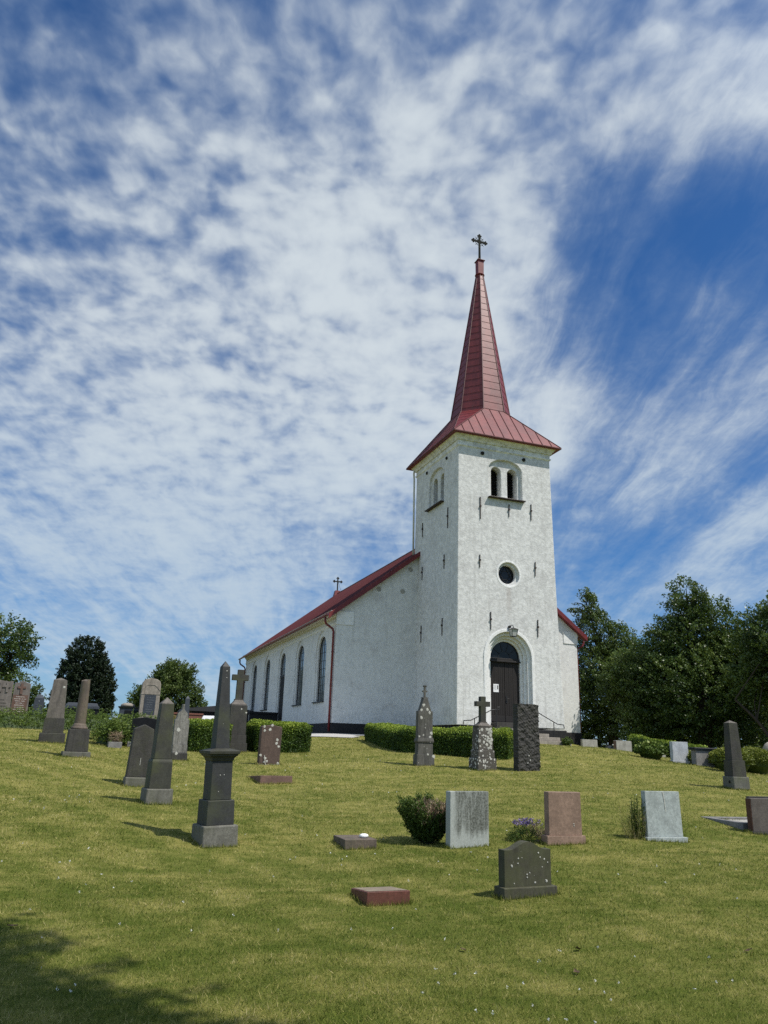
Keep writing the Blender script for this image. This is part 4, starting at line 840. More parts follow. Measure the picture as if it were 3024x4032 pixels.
# lichen cross, gothic, rough slab by the right hedge
s=Stone('cross_monument','short dark stone cross on a pedestal thick with white lichen, before the right hedge','gravestone',-5.948,-14.384,0,.00803,.00700,.60)
s.block('base','lichen_stone',-40,47,76,.60,74,.58,bevel=.015); s.block('plinth','lichen_stone',47,78,66,.50,64,.48,bevel=.015); s.block('pedestal','lichen_stone',78,168,58,.43,54,.38,spots=[(6,160,6),(16,157,7),(-14,158,5),(22,150,5),(12,146,5),(20,136,5),(8,130,5),(23,120,6),(14,112,5),(20,104,5),(4,100,5),(18,92,5),(10,86,5),(-8,108,4),(-2,122,4),(6,116,4),(12,124,4)])
MB().box(-27*.00803,27*.00803,-.19,.19,168*.007,171*.007).obj('pedestal_top',M['cross_stone'],s.o,bevel=.004)
flare(s,'weathered',171,190,56,22,.38,.16); latin(s,'cross_stone',190,292,21,20,262,20,56,.16)
s=Stone('headstone','narrow gothic headstone with a small cross finial, left of the lichen-covered cross','gravestone',-7.278,-13.064,0,.00808,.00728,.30)
s.block('base','gothic_grey',-40,43,70,.31,69,.30,spots=[(31,36,6),(8,43,4)]); s.block('plinth','gothic_grey',43,88,60,.24,58,.24); s.block('plinth_cap','gothic_grey',88,94,62,.27,66,.29); s.block('plinth_cap','gothic_grey',94,108,66,.29,60,.25)
s.prof('slab','gothic_grey',[(-29,108),(29,108),(29,212),(22,214),(20,222),(8,264),(-8,264),(-20,222),(-22,214),(-29,212)],.19,spots=[(-8,236,5.6),(-17,216,5),(7,219,5),(16,208,4.6),(-17,186,5.4),(24,126,5.2),(0,146,2.2),(-24,112,3.5),(-8,118,3),(20,110,5)])
s.block('finial_plate','gothic_grey',264,268,22,.14,22,.14,bevel=.002); latin(s,'gothic_grey',268,312,7,7,292,6,20,.06,part='finial_cross'); MB().box(-.05,.05,-.03,.03,310*s.kz,316*s.kz).obj('finial_tip',M['rough_dark'],s.o)
s=Stone('headstone','tall rough split stone block standing before the church door','gravestone',-4.820,-14.774,0,.00820,.00698,.30)
q=MB(); nx_,nz_=26,84; w,h,dp=43*.0082,264*.00698,.14
r_=random.Random(9)
def rr(x,z,a): return a*(math.sin(x*19+z*9+3*math.sin(z*7))+.8*math.sin(x*27-z*31+2+2*math.sin(x*11))+.6*math.sin(z*61+x*23+2*math.sin(x*37)))/2.4+r_.uniform(-1,1)*a*.28
g={}
for j in range(nz_+1):
    for i in range(nx_+1):
        x=-w+2*w*i/nx_; z=-.25+(h+.25)*j/nz_; ed_=.012 if i in (0,nx_) else 0
        if j==nz_: z+=rr(x,3,.02)
        tp=1-.035*(z/h); q.v.append((x*tp+r_.uniform(-ed_,ed_),-dp+rr(x,z,.022),z))
for j in range(nz_+1):
    for i in range(nx_+1):
        x=-w+2*w*i/nx_; z=-.25+(h+.25)*j/nz_; 
        if j==nz_: z+=rr(x,3,.02)
        tp=1-.035*(z/h); q.v.append((x*tp,dp+rr(x,z,.01),z))
o_=(nx_+1)*(nz_+1); st=nx_+1
for j in range(nz_):
    for i in range(nx_):
        a=j*st+i; q.f.append((a,a+1,a+st+1,a+st)); q.f.append((o_+a+1,o_+a,o_+a+st,o_+a+st+1))
    a=j*st; q.f.append((o_+a,a,a+st,o_+a+st)); a=j*st+nx_; q.f.append((a,o_+a,o_+a+st,a+st))
for i in range(nx_): a=nz_*st+i; q.f.append((a,a+1,o_+a+1,o_+a)); q.f.append((i+1,i,o_+i,o_+i+1))
q.m=[0]*len(q.f)
for x_,z_ in ((-.02,.42),(-.06,.22),(.02,.30)): q.spot(x_,-dp-.02,z_,.018)
q.obj('block',[M['split_stone'],M['lichen']],s.o)
# back row at the left
def back(name,label,x,y,rz=0): return thing(name,label,'gravestone',(x,y,gz(x,y)),rz)
b=back('headstone','tall reddish headstone with a relief cross and white lettering, beyond the juniper at far left',-19.649,3.358,.02)
MB().prism([(-.38,-.2),(.38,-.2),(.335,2.02),(.20,2.06),(.0,2.14),(-.15,2.06),(-.30,2.02)],-.12,.12).obj('slab',M['grey_relief'],b,bevel=.015)
MB().box(-.30,.30,-.126,-.118,.7,1.52).obj('polished_panel',M['reddish'],b)
q=MB(); q.box(-.05,.05,-.15,-.118,1.55,2.02); q.box(-.17,.17,-.148,-.118,1.80,1.89); q.obj('relief_cross',M['reddish'],b)
text_rows(b,'inscription','letter',-.25,.25,.82,1.44,8,-.127,.030,seed=3)
b=back('headstone','tall grey headstone with three small relief crosses, cut by the left edge',-20.40,2.309,.02)
MB().prism([(-.55,-.2),(.50,-.2),(.46,2.05),(.30,2.02),(.05,2.05),(-.3,2.12),(-.48,2.05)],-.13,.13).obj('slab',M['grey_relief'],b,bevel=.015)
for x_ in (-.28,0.02,.27):
    q=MB(); q.box(x_-.045,x_+.045,-.165,-.128,1.58,1.98); q.box(x_-.13,x_+.13,-.163,-.128,1.78,1.86); q.obj('relief_cross',M['grey_relief'],b)
text_rows(b,'inscription','rough_dark',-.36,.36,1.0,1.26,3,-.131,.04,seed=8)
b=back('headstone','dark slate pillar with a pointed top beyond the juniper, beside the yew',-18.989,5.409,.02)
q=MB(); q.frus(-.27,.27,-.16,.16,-.2,-.205,.205,-.13,.13,1.52); q.frus(-.205,.205,-.13,.13,1.5201,-.01,.01,-.01,.01,1.72); q.obj('shaft',M['slate'],b,bevel=.006); text_rows(b,'inscription','letter_grey',-.12,.12,.9,1.2,5,-.147,.014,seed=5); MB().prism(disc(0,1.38,.03,10),-.142,-.13).obj('rosette',M['letter_grey'],b)
b=back('tomb','wide dark polished tomb with a flat cap in front of the yew',-17.062,3.477,.02)
MB().box(-.72,.72,-.2,.2,-.2,.98).obj('body',M['black_polish'],b,bevel=.01); MB().box(-.74,.74,-.24,.24,.98,1.10).obj('ledge',M['slate'],b,bevel=.01); MB().frus(-.70,.70,-.20,.20,1.10,-.62,.62,-.16,.16,1.24).obj('cap',M['slate'],b,bevel=.01)
b=back('headstone','tall pale sandstone headstone with a dark inscribed tablet',-14.238,2.404,.03); b.location.z+=.16
pts=[(-.43,-.5),(.43,-.5),(.41,1.95),(.36,2.10),(.22,2.18),(-.05,2.22),(-.28,2.16),(-.38,2.02),(-.40,1.9)]
MB().prism(pts,-.22,.22).obj('slab',M['sandstone'],b,bevel=.02); q=MB(); q.ring([(-.40,1.70),(-.28,1.86),(-.18,1.95),(.16,1.95),(.28,1.86),(.40,1.70)],[(-.40,1.66),(-.26,1.82),(-.16,1.91),(.14,1.91),(.26,1.82),(.40,1.66)],-.235,-.2); q.box(-.42,.42,-.235,-.2,1.50,1.54); q.obj('relief_band',M['sandstone'],b)
MB().box(-.25,.25,-.232,-.2,.62,1.47).obj('tablet',M['slate'],b,bevel=.004); text_rows(b,'inscription','letter_grey',-.18,.18,.74,1.35,7,-.233,.022,seed=11)
b=back('tomb','low dark tomb with a moulded cap carrying a rounded boulder, beside the pale sandstone',-15.0,2.65,.03)
MB().box(-.46,.75,-.22,.22,-.2,1.02).obj('body',M['slate'],b,bevel=.01); MB().box(-.26,.66,-.235,-.215,.25,.94).obj('panel',M['black_polish'],b); MB().frus(-.48,.77,-.24,.24,1.021,-.54,.83,-.29,.29,1.10).obj('cap',M['slate'],b,bevel=.01)
text_rows(b,'inscription','letter_grey',.05,.5,.55,.70,2,-.236,.025,seed=13)
q=MB().lathe([(.30,.0),(.315,.05),(.27,.11),(.16,.155),(.03,.165)],18); bd=thing('boulder','rounded pale boulder resting on the low dark tomb','stone',(-15.13,2.65,gz(-15.0,2.65)+1.10)); q.obj('rock',M['sandstone'],bd,smooth=True)
b=back('obelisk_monument','thin dark blue obelisk far off behind the whitened gothic headstone',-12.02,7.251,.03); q=MB(); q.frus(-.17,.17,-.17,.17,-.2,-.10,.10,-.10,.10,1.72); q.frus(-.10,.10,-.10,.10,1.7201,-.01,.01,-.01,.01,1.86); q.obj('shaft',M['slate'],b)
b=back('headstone','small pale grey stone at the foot of the yew',-15.55,3.3,.1); MB().prism([(-.16,-.2),(.16,-.2),(.16,.62),(-.1,.66)],-.1,.1).obj('slab',M['pale_grey'],b,bevel=.01)
# farther off at the left
sh=thing('shed','dark-roofed low shed far behind the clipped hedge','shed',(-7.6,27.2,gz(-7.6,27.2)),.1); sh.scale=(1,1,1.18)
MB().box(-2.2,2.2,-1.5,1.5,-.3,1.72).obj('wall',M['tarred_roof'],sh); MB().prism([(-2.6,1.72),(2.6,1.72),(2.4,1.9),(0,2.15),(-2.4,1.9)],-1.9,1.9).obj('roof',M['tarred_roof'],sh)
bw=thing('brick_wall','low red brick wall with a flat top far behind the clipped hedge','wall',(-9.9,23.0,gz(-9.9,23.0)),.08)
MB().box(-1.4,.75,-.15,.15,-.3,1.66).obj('brickwork',M['brick_red'],bw); MB().box(-1.45,.8,-.2,.2,1.66,1.76).obj('coping',M['brick_red'],bw)
def car(name,label,x,y,rz,m_):
    c=thing(name,label,'car',(x,y,gz(x,y)),rz)
    pts=[(-2.1,.35),(2.1,.35),(2.12,.75),(1.75,.88),(1.0,.95),(.45,1.40),(-.9,1.45),(-1.7,1.0),(-2.1,.9)]
    MB().prism(pts,-.82,.82).obj('body',m_,c,bevel=.06); MB().prism([(.85,.98),(.40,1.36),(-.85,1.40),(-1.5,1.02)],-.835,.835).obj('window',M['glass'],c)
    for wx in (-1.3,1.35):
        for wy_ in (-.80,.80):
            MB().prism([(wx+.31*math.cos(2*PI*k/18),.31+.31*math.sin(2*PI*k/18)) for k in range(18)],wy_-.1,wy_+.1).obj('wheel',M['iron'],c)
car('parked_car','pale parked car, only its roof curve showing over the clipped hedge',-8.25,22.0,1.25,M['car_paint'])
# ------------------------------------------------------------------ lawn: short blades, clover heads
def wedge(n,r0,r1,p,half=.80):
    """random ground points in the field of view and well to its sides; density falls off with distance"""
    a=YAW+RNG.uniform(-half,half,n); u=RNG.uniform(0,1,n)
    r=r0*(r1/r0)**u if p==2 else np.sqrt(r0*r0+u*(r1*r1-r0*r0))
    x=CAM[0]+r*np.sin(a); y=CAM[1]+r*np.cos(a); return x,y,r
def grass(N):
    x,y,r=wedge(N,3.8,46,2)
    bad=((x>-.2)&(x<6.3)&(y>-.1)&(y<6))|((x>-4.8)&(x<10.9)&(y>5.3)&(y<32.2))|((x>-9.1)&(x<-4.5)&(y>1.3))|((x>-4.7)&(x<0)&(y>2.5)&(y<5.4))|((x>.4)&(x<5.6)&(y>-1.6)&(y<0))
    x,y,r=x[~bad],y[~bad],r[~bad]; N=len(x); z=gsurf(x,y)
    w=.0019*np.maximum(r/6,1)**.85*RNG.uniform(.7,1.4,N); h=.034*np.maximum(r/9,1)**.35*RNG.uniform(.45,1.35,N)
    d=np.stack([RNG.normal(0,.75,N),RNG.normal(0,.75,N),np.ones(N)],1); d=unit(d)
    tint=.5+RNG.normal(0,.20,N); long_=RNG.uniform(0,1,N)<.07; tint=np.where(long_,RNG.uniform(.75,1.05,N),tint); h=np.where(long_,h*1.35,h)
    # longer, untrimmed tufts against the stones
    bx=[];by=[]
    for X0,Y0,rz,w_,d_2 in RIMS:
        n=int(1500*(w_+d_2)); f=RNG.uniform(-1,1,n); sd=RNG.integers(0,4,n); off=np.abs(RNG.normal(0,.022,n))+.002
        lx=np.where(sd<2,f*w_,np.where(sd==2,w_+off,-w_-off)); ly=np.where(sd<2,np.where(sd==0,-d_2-off,d_2+off),f*d_2)
        bx.append(X0+lx*math.cos(rz)-ly*math.sin(rz)); by.append(Y0+lx*math.sin(rz)+ly*math.cos(rz))
    bx=np.concatenate(bx); by=np.concatenate(by); k=len(bx); br=np.hypot(bx-CAM[0],by-CAM[1])
    x=np.concatenate([x,bx]); y=np.concatenate([y,by]); z=np.concatenate([z,gsurf(bx,by)]); h=np.concatenate([h,RNG.uniform(.03,.10,k)*RNG.uniform(.5,1,k)]); w=np.concatenate([w,.0022*np.maximum(br/6,1)**.7]); d=np.concatenate([d,unit(np.stack([RNG.normal(0,.4,k),RNG.normal(0,.4,k),np.ones(k)],1))]); tint=np.concatenate([tint,.52+RNG.normal(0,.2,k)]); N=len(x)
    o=leaf_mesh('grass',np.stack([x,y,z-.004],1),d,rnd(N)*np.array([1,1,.2])+np.array([0,0,.3]),h,w,tint,M['grass'],tri=True); tag(o,kind='stuff')
grass(900000)
def clover(N):
    x,y,r=wedge(N,4.5,26,2,.7); p2=np.stack([x,y],1); k=(fbm(p2,1.1,21)+RNG.uniform(-.2,.2,N))>.56; x,y,r=x[k],y[k],r[k]; N=len(x); z=gsurf(x,y)+.03
    c=np.repeat(np.stack([x,y,z],1),7,0)+RNG.normal(0,.0045,(N*7,3)); rr_=np.repeat(np.maximum(r/7,1)**.55,7)
    o=leaf_mesh('clover_flowers',c,rnd(N*7),rnd(N*7),.010*rr_,.009*rr_,RNG.uniform(.2,1,N*7),M['clover']); tag(o,kind='stuff')
clover(700)
def fallen_leaf():
    pts=[(-17.0,-26.9),(-13.55,-28.3),(-12.6,-28.5),(-11.2,-28.9),(-12.95,-29.0),(-10.6,-27.7)]
    q=MB(); n=9; v=[];f=[]
    for i in range(n):
        u=i/(n-1); w=.022*math.sin(PI*min(u*1.05,1))*(1+.35*math.cos(u*14)); v+=[(u*.085-.04,-w,.018*u*u+.006),(u*.085-.04,0,.002+.016*u*u),(u*.085-.04,w,.018*u*u+.009)]
    for i in range(n-1):
        for k in (0,1): f.append((3*i+k,3*i+3+k,3*i+4+k,3*i+1+k))
    q.add(v,f); me=None
    for i,(x,y) in enumerate(pts):
        if me is None: o=q.obj('fallen_leaf',M['dead_leaf']); me=o.data
        else: o=bpy.data.objects.new('fallen_leaf',me); COL.objects.link(o)
        o.location=(x,y,gsurf(x,y)[0]+.012); o.rotation_euler=(.25*math.sin(i*3),.25*math.cos(i*5),i*1.9); o.scale=(.8,.8,.8) if i%2 else (1,1,1)
        tag(o,'single curled dry leaf lying in the near lawn','leaf','fallen leaves on the near lawn')
fallen_leaf()
# ------------------------------------------------------------------ clipped hedges: leaf-covered bodies along a bent line
def hedge(name,label,path,width,heights,n,m_='hedge_leaf',L=.055,cat='hedge',round_=.22,bump=.05,z0=None):
    P_=np.array(path,float); seg=np.linalg.norm(np.diff(P_,axis=0),axis=1); cum=np.concatenate([[0],np.cumsum(seg)]); T=cum[-1]
    def at(sv):
        x=np.interp(sv,cum,P_[:,0]); y=np.interp(sv,cum,P_[:,1]); e=.08
        dx=np.interp(sv+e,cum,P_[:,0])-np.interp(sv-e,cum,P_[:,0]); dy=np.interp(sv+e,cum,P_[:,1])-np.interp(sv-e,cum,P_[:,1]); l=np.hypot(dx,dy)+1e-9
        return x,y,dx/l,dy/l
    def surf(sv,q,inset=0):
        """q in 0..1 runs up one side, over the rounded top and down the other"""
        x,y,tx,ty=at(sv); h=np.interp(sv,np.linspace(0,T,len(heights)),heights); w=width/2-inset; h=h-inset
        per=2*h+2*w; a=q*per
        lat=np.where(a<h,-w,np.where(a>h+2*w,w,a-h-w)); up=np.where(a<h,a,np.where(a>h+2*w,per-a,h))
        ex=np.maximum(np.abs(lat)-(w-round_),0); ey=np.maximum(up-(h-round_),0); rr_=np.hypot(ex,ey); k=np.where(rr_>round_,round_/np.maximum(rr_,1e-6),1)
        lat2=np.where(rr_>0,np.sign(lat)*(w-round_+ex*k),lat); lat=np.where((ex>0)&(ey>0),lat2,lat); up=np.where((ex>0)&(ey>0),h-round_+ey*k,up)
        end=np.minimum(sv,T-sv); pull=np.clip(1-end/round_,0,1); up=up-pull*pull*round_*.55*(up/h); lat=lat*(1-.22*pull*pull)
        nx_=-ty*0+(-ty)*np.sign(lat)*(-1)*(np.abs(lat)>w-.12); 
        X_=x+ty*lat; Y_=y-tx*lat; nrm=np.stack([ty*np.sign(lat)*(np.abs(lat)>w*.75),-tx*np.sign(lat)*(np.abs(lat)>w*.75),1.0*(up>h*.8)+.05],1)
        return X_,Y_,up,unit(nrm),tx,ty,h
    o=thing(name,label,cat,(path[0][0],path[0][1],gz(*path[0]) if z0 is None else z0)); O=np.array(o.location)
    sv=RNG.uniform(0,T,n); q=RNG.uniform(0,1,n); ends=RNG.uniform(0,1,n)<width/(T+width)*.5
    X_,Y_,up,nr,tx,ty,h=surf(sv,q)
    # end caps
    se=np.where(RNG.uniform(0,1,n)<.5,.0,T); lat=RNG.uniform(-1,1,n)*width/2*.9; ue=RNG.uniform(0,1,n); xe,ye,txe,tye=at(se); sg=np.where(se>0,1,-1); he=np.interp(se,np.linspace(0,T,len(heights)),heights)
    X_=np.where(ends,xe+tye*lat-txe*sg*.0,X_); Y_=np.where(ends,ye-txe*lat,Y_); up=np.where(ends,ue*he*.93,up); nr=np.where(ends[:,None],np.stack([txe*sg,tye*sg,.05+0*sg],1),nr)
    zb=ground(X_,Y_); c=np.stack([X_,Y_,zb+up],1); b_=(fbm(c,2.2,31)-.5)*2*bump+(fbm(c,6,33)-.5)*bump; c=c+nr*(b_+RNG.normal(0,.018,n))[:,None]
    d=unit(nr*.6+rnd(n)*.9+np.array([0,0,.35])); nn=unit(nr+rnd(n)*.8)
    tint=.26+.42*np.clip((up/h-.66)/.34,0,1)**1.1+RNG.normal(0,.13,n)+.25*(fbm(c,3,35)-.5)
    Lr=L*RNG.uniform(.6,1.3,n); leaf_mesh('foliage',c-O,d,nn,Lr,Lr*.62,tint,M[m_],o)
    # dense twig-and-leaf body inside
    q=MB(); ns=max(6,int(T/.25)); nq=14
    for i in range(ns+1):
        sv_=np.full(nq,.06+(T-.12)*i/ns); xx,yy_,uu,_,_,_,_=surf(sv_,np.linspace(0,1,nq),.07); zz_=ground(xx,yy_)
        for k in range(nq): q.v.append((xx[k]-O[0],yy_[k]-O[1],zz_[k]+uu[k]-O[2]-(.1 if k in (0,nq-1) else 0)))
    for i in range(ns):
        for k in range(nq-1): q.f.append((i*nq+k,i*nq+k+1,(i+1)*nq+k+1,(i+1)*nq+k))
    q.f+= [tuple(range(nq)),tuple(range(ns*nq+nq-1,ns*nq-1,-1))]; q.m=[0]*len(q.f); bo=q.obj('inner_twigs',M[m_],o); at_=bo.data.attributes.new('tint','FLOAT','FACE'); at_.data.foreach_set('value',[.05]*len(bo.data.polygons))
    return o
hedge('clipped_hedge','clipped hedge to the left of the tall cross, behind the tallest obelisk',[(-13.75,-8.35),(-12.45,-7.75)],1.2,[.93,.95],26000)
hedge('clipped_hedge','clipped hedge to the right of the tall cross, near the nave corner',[(-11.35,-7.35),(-10.2,-7.05),(-9.35,-6.85)],1.2,[.98,.98,.95],30000)
hedge('clipped_hedge','long clipped hedge bending round in front of the tower',[(-4.75,-1.9),(-5.6,-6.0),(-6.0,-8.6),(-5.75,-9.7),(-5.0,-10.7),(-3.75,-11.9)],1.15,[.72,.72,.72,.74,.80,.88],85000)
hedge('clipped_hedge','far clipped hedge of bright green just past the crest, behind low pale slabs',[(6.9,-4.2),(7.6,-5.6),(8.2,-7.6)],.8,[1.05,1.0,.95],9000,L=.07)
# ------------------------------------------------------------------ loose plants made of sprays
def sprays(c0,dirs,length,nl,spread,L,Wd,tint,sag=0,dirw=.7):
    """nl leaves along each spray"""
    k=len(c0); f=np.tile(np.linspace(.05,1,nl),k); C0=np.repeat(c0,nl,0); Dr=np.repeat(dirs,nl,0); Ln=np.repeat(length,nl)
    p=C0+Dr*(f*Ln)[:,None]+rnd(k*nl)*(spread*(1.1-.5*f))[:,None]; p[:,2]-=sag*(f**2)*Ln
    d=unit(Dr*dirw+rnd(k*nl)); return p,d,rnd(k*nl),L*RNG.uniform(.6,1.3,k*nl),Wd*RNG.uniform(.6,1.3,k*nl),np.repeat(tint,nl)+RNG.normal(0,.12,k*nl)
def cat_(a): return [np.concatenate(q) for q in zip(*a)]
def juniper(name,label,path,width,height,n):
    P_=np.array(path,float); seg=np.linalg.norm(np.diff(P_,axis=0),axis=1); cum=np.concatenate([[0],np.cumsum(seg)])
    s_=RNG.uniform(0,cum[-1],n); x=np.interp(s_,cum,P_[:,0]); y=np.interp(s_,cum,P_[:,1]); a=RNG.uniform(0,2*PI,n); rr_=np.sqrt(RNG.uniform(0,1,n))*width/2
    x=x+rr_*np.cos(a); y=y+rr_*np.sin(a); hh=height*(1-.75*(rr_/(width/2))**2.2)*(.75+.5*fbm(np.stack([x,y],1),1.6,41)); u=RNG.uniform(.25,1,n)**.6
    z=ground(x,y)+hh*u; o=thing(name,label,'juniper',(path[0][0],path[0][1],gz(*path[0]))); O=np.array(o.location)
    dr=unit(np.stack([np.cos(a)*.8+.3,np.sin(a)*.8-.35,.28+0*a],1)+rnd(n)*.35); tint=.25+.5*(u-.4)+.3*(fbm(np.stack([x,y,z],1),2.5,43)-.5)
    A=sprays(np.stack([x,y,z],1)-O-dr*.12,dr,RNG.uniform(.18,.42,n),16,.035,.075,.024,tint,.15,1.2); leaf_mesh('foliage',*A,M['juniper_leaf'],o)
    q=MB(); 
    for i in range(len(P_)-1):
        a_,b_=P_[i],P_[i+1]; t_=(b_-a_)/np.linalg.norm(b_-a_); n_=np.array([-t_[1],t_[0]])*width*.33
        for e in (a_,b_):
            pass
        v=[(*(a_-n_),gz(*a_)-.2),(*(a_+n_),gz(*a_)-.2),(*(b_+n_),gz(*b_)-.2),(*(b_-n_),gz(*b_)-.2),(*(a_-n_*.5),gz(*a_)+height*.55),(*(a_+n_*.5),gz(*a_)+height*.55),(*(b_+n_*.5),gz(*b_)+height*.55),(*(b_-n_*.5),gz(*b_)+height*.55)]
        q.add([(p[0]-O[0],p[1]-O[1],p[2]-O[2]) for p in v],[(3,2,1,0),(4,5,6,7),(0,1,5,4),(1,2,6,5),(2,3,7,6),(3,0,4,7)])
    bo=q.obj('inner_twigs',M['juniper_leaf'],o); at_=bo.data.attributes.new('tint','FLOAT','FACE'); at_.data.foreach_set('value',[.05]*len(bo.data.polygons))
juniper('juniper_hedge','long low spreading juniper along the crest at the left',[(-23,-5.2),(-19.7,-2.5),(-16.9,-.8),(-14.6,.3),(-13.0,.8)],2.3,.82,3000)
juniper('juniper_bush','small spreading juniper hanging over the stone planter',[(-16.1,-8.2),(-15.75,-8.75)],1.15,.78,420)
# thuja with browned top
def thuja():
    o=thing('thuja_bush','small green thuja with a dead brown top beside the streaked grey slab','bush',(-11.74,-23.42,gz(-11.74,-23.42)))
    n=1100; u=RNG.uniform(0,1,n); a=RNG.uniform(0,2*PI,n); z=.02+.50*u; r=(.17+.20*np.minimum(u*1.35,1))*RNG.uniform(.55,1,n); keep=~((z>.34)&(np.cos(a)*r>-.10)&(RNG.uniform(0,1,n)<.9)&(np.sin(a)<.75)); u,a,z,r=u[keep],a[keep],z[keep],r[keep]; n=len(u)
    c=np.stack([r*np.cos(a)*1.15,r*np.sin(a)*.8,z],1); dr=unit(np.stack([np.cos(a)*.55,np.sin(a)*.55,.75+0*a],1)+rnd(n)*.25)
    A=sprays(c,dr,RNG.uniform(.08,.17,n),22,.022,.032,.016,-.02+.42*u*RNG.uniform(.4,1.2,n),0,1.0); leaf_mesh('foliage',*A,M['juniper_leaf'],o)
    n=300; c=np.stack([RNG.uniform(-.17,.30,n),RNG.uniform(-.22,.2,n),RNG.uniform(.24,.36,n)],1); dr=unit(np.array([0.05,-.12,1.])+rnd(n)*.38); A=sprays(c,dr,RNG.uniform(.16,.30,n),26,.022,.05,.0065,RNG.uniform(.25,1,n),0,2.0); leaf_mesh('dead_twigs',*A,M['dry_twig'],o)
    n=40; a=RNG.uniform(0,6.28,n); c=np.stack([.02+.09*np.cos(a),.20+.05*np.sin(a),RNG.uniform(.46,.58,n)],1); A=sprays(c,unit(rnd(n)*.5+np.array([0,0,1.])),RNG.uniform(.08,.14,n),22,.02,.03,.015,RNG.uniform(.2,.6,n)); leaf_mesh('foliage',*A,M['juniper_leaf'],o)
    bo=MB().lathe([(.09,-.05),(.12,.15),(.16,.30),(.06,.40)],10).obj('inner_twigs',M['yew_leaf'],o)
thuja()
def cushion():
    o=thing('flower_cushion','low clump of purple flowers and dry stems beside the brown granite headstone','flowers',(-10.15,-23.62,gz(-10.15,-23.62)))
    n=300; a=RNG.uniform(0,2*PI,n); r=np.sqrt(RNG.uniform(0,1,n)); x=.30*r*np.cos(a); y=.22*r*np.sin(a); z=.22*(1-r**2)*RNG.uniform(.3,1,n); dr=unit(np.stack([x*1.5,y*1.5,.2+0*x],1)+rnd(n)*.3)
    dryside=(x>.02)&(y<.10); A=sprays(np.stack([x,y,z],1)[~dryside],dr[~dryside],RNG.uniform(.06,.13,(~dryside).sum()),14,.018,.028,.009,RNG.uniform(.1,.5,(~dryside).sum())); leaf_mesh('foliage',*A,M['juniper_leaf'],o)
    A=sprays(np.stack([x,y,z],1)[dryside],dr[dryside],RNG.uniform(.08,.17,dryside.sum()),14,.02,.03,.006,RNG.uniform(.3,.9,dryside.sum())); leaf_mesh('dry_stems',*A,M['dry_twig'],o)
    n=150; a=RNG.uniform(0,2*PI,n); x=-.10+.17*np.cos(a)*RNG.uniform(.2,1,n); y=-.02+.17*np.sin(a)*RNG.uniform(.2,1,n); k=RNG.uniform(0,1,n)<.3; x=np.where(k,x+.24,x); y=np.where(k,y+.1,y); z=.23+.08*RNG.uniform(0,1,n)-.5*((x+.02)**2+y**2)
    p=np.repeat(np.stack([x,y,z],1),4,0)+RNG.normal(0,.008,(n*4,3)); leaf_mesh('blossom',p,rnd(n*4),rnd(n*4),np.full(n*4,.024),np.full(n*4,.016),RNG.uniform(0,1,n*4),M['petal'],o)
cushion()
def weed():
    o=thing('weed_clump','tall green willowherb-like weed at the left side of the pale grey granite','plant',(-8.27,-23.78,gz(-8.27,-23.78)))
    st=MB(); n=16; bs=[]; 
    P_=[];D_=[];L_=[]
    for k in range(n):
        bx,by=RNG.uniform(-.10,.13),RNG.uniform(-.06,.10); h=RNG.uniform(.38,.66); tx_,ty_=bx+RNG.uniform(-.07,.05),by+RNG.uniform(-.05,.05); st.tube([(bx,by,0),((bx+tx_)/2,(by+ty_)/2,h*.5),(tx_,ty_,h)],[.006,.005,.003],5)
        for j in range(26):
            f=.12+.88*j/25; a=j*2.4+k; P_.append((bx+(tx_-bx)*f,by+(ty_-by)*f,h*f)); D_.append((math.cos(a),math.sin(a),.5)); L_.append(.085*(1.15-.55*f))
    st.obj('stem',M['juniper_leaf'],o); P_=np.array(P_);D_=unit(np.array(D_));L_=np.array(L_)*RNG.uniform(.7,1.2,len(L_)); leaf_mesh('foliage',P_+D_*L_[:,None]*.5,D_,unit(np.cross(D_,rnd(len(D_)))+np.array([0,0,.8])),L_,L_*.24,RNG.uniform(.35,1,len(L_)),M['light_leaf'],o)
    n=130; c=np.stack([RNG.uniform(-.22,.12,n),RNG.uniform(-.1,.1,n),np.zeros(n)],1); dr=unit(rnd(n)*.28+np.array([-.06,0,1.])); A=sprays(c,dr,RNG.uniform(.2,.55,n),8,.006,.10,.005,RNG.uniform(.5,1,n),0,4.0); leaf_mesh('dry_grass',*A,M['straw'],o)
weed()
def ball(name,label,x,y,r,h,n,m_='ball_leaf',cat='bush',L=.06,group=None,bump=.07):
    o=thing(name,label,cat,(x,y,gz(x,y)),0,group); d=rnd(n); d[:,2]=np.abs(d[:,2])*1.0-.25*(RNG.uniform(0,1,n)<.3); d=unit(d)
    c=d*np.array([r,r,h*.5]); c[:,2]+=h*.5-.05; b_=(fbm(c+np.array([x,y,0]),3,51)-.5)*2*bump; c=c+d*(b_+RNG.normal(0,.03,n))[:,None]
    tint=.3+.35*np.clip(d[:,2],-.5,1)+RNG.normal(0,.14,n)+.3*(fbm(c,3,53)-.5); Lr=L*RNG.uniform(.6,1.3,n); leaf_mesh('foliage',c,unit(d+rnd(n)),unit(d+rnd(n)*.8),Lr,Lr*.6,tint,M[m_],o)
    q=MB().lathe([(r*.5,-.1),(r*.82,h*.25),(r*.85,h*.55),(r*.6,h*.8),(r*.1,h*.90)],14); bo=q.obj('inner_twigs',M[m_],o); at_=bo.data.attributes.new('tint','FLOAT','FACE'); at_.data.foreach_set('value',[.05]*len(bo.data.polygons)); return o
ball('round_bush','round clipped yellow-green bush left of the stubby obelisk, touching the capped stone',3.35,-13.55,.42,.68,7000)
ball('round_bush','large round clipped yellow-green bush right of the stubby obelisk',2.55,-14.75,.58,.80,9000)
ball('round_bush','round clipped bush half hidden behind the large one at the right edge',4.6,-13.6,.60,.85,7000)
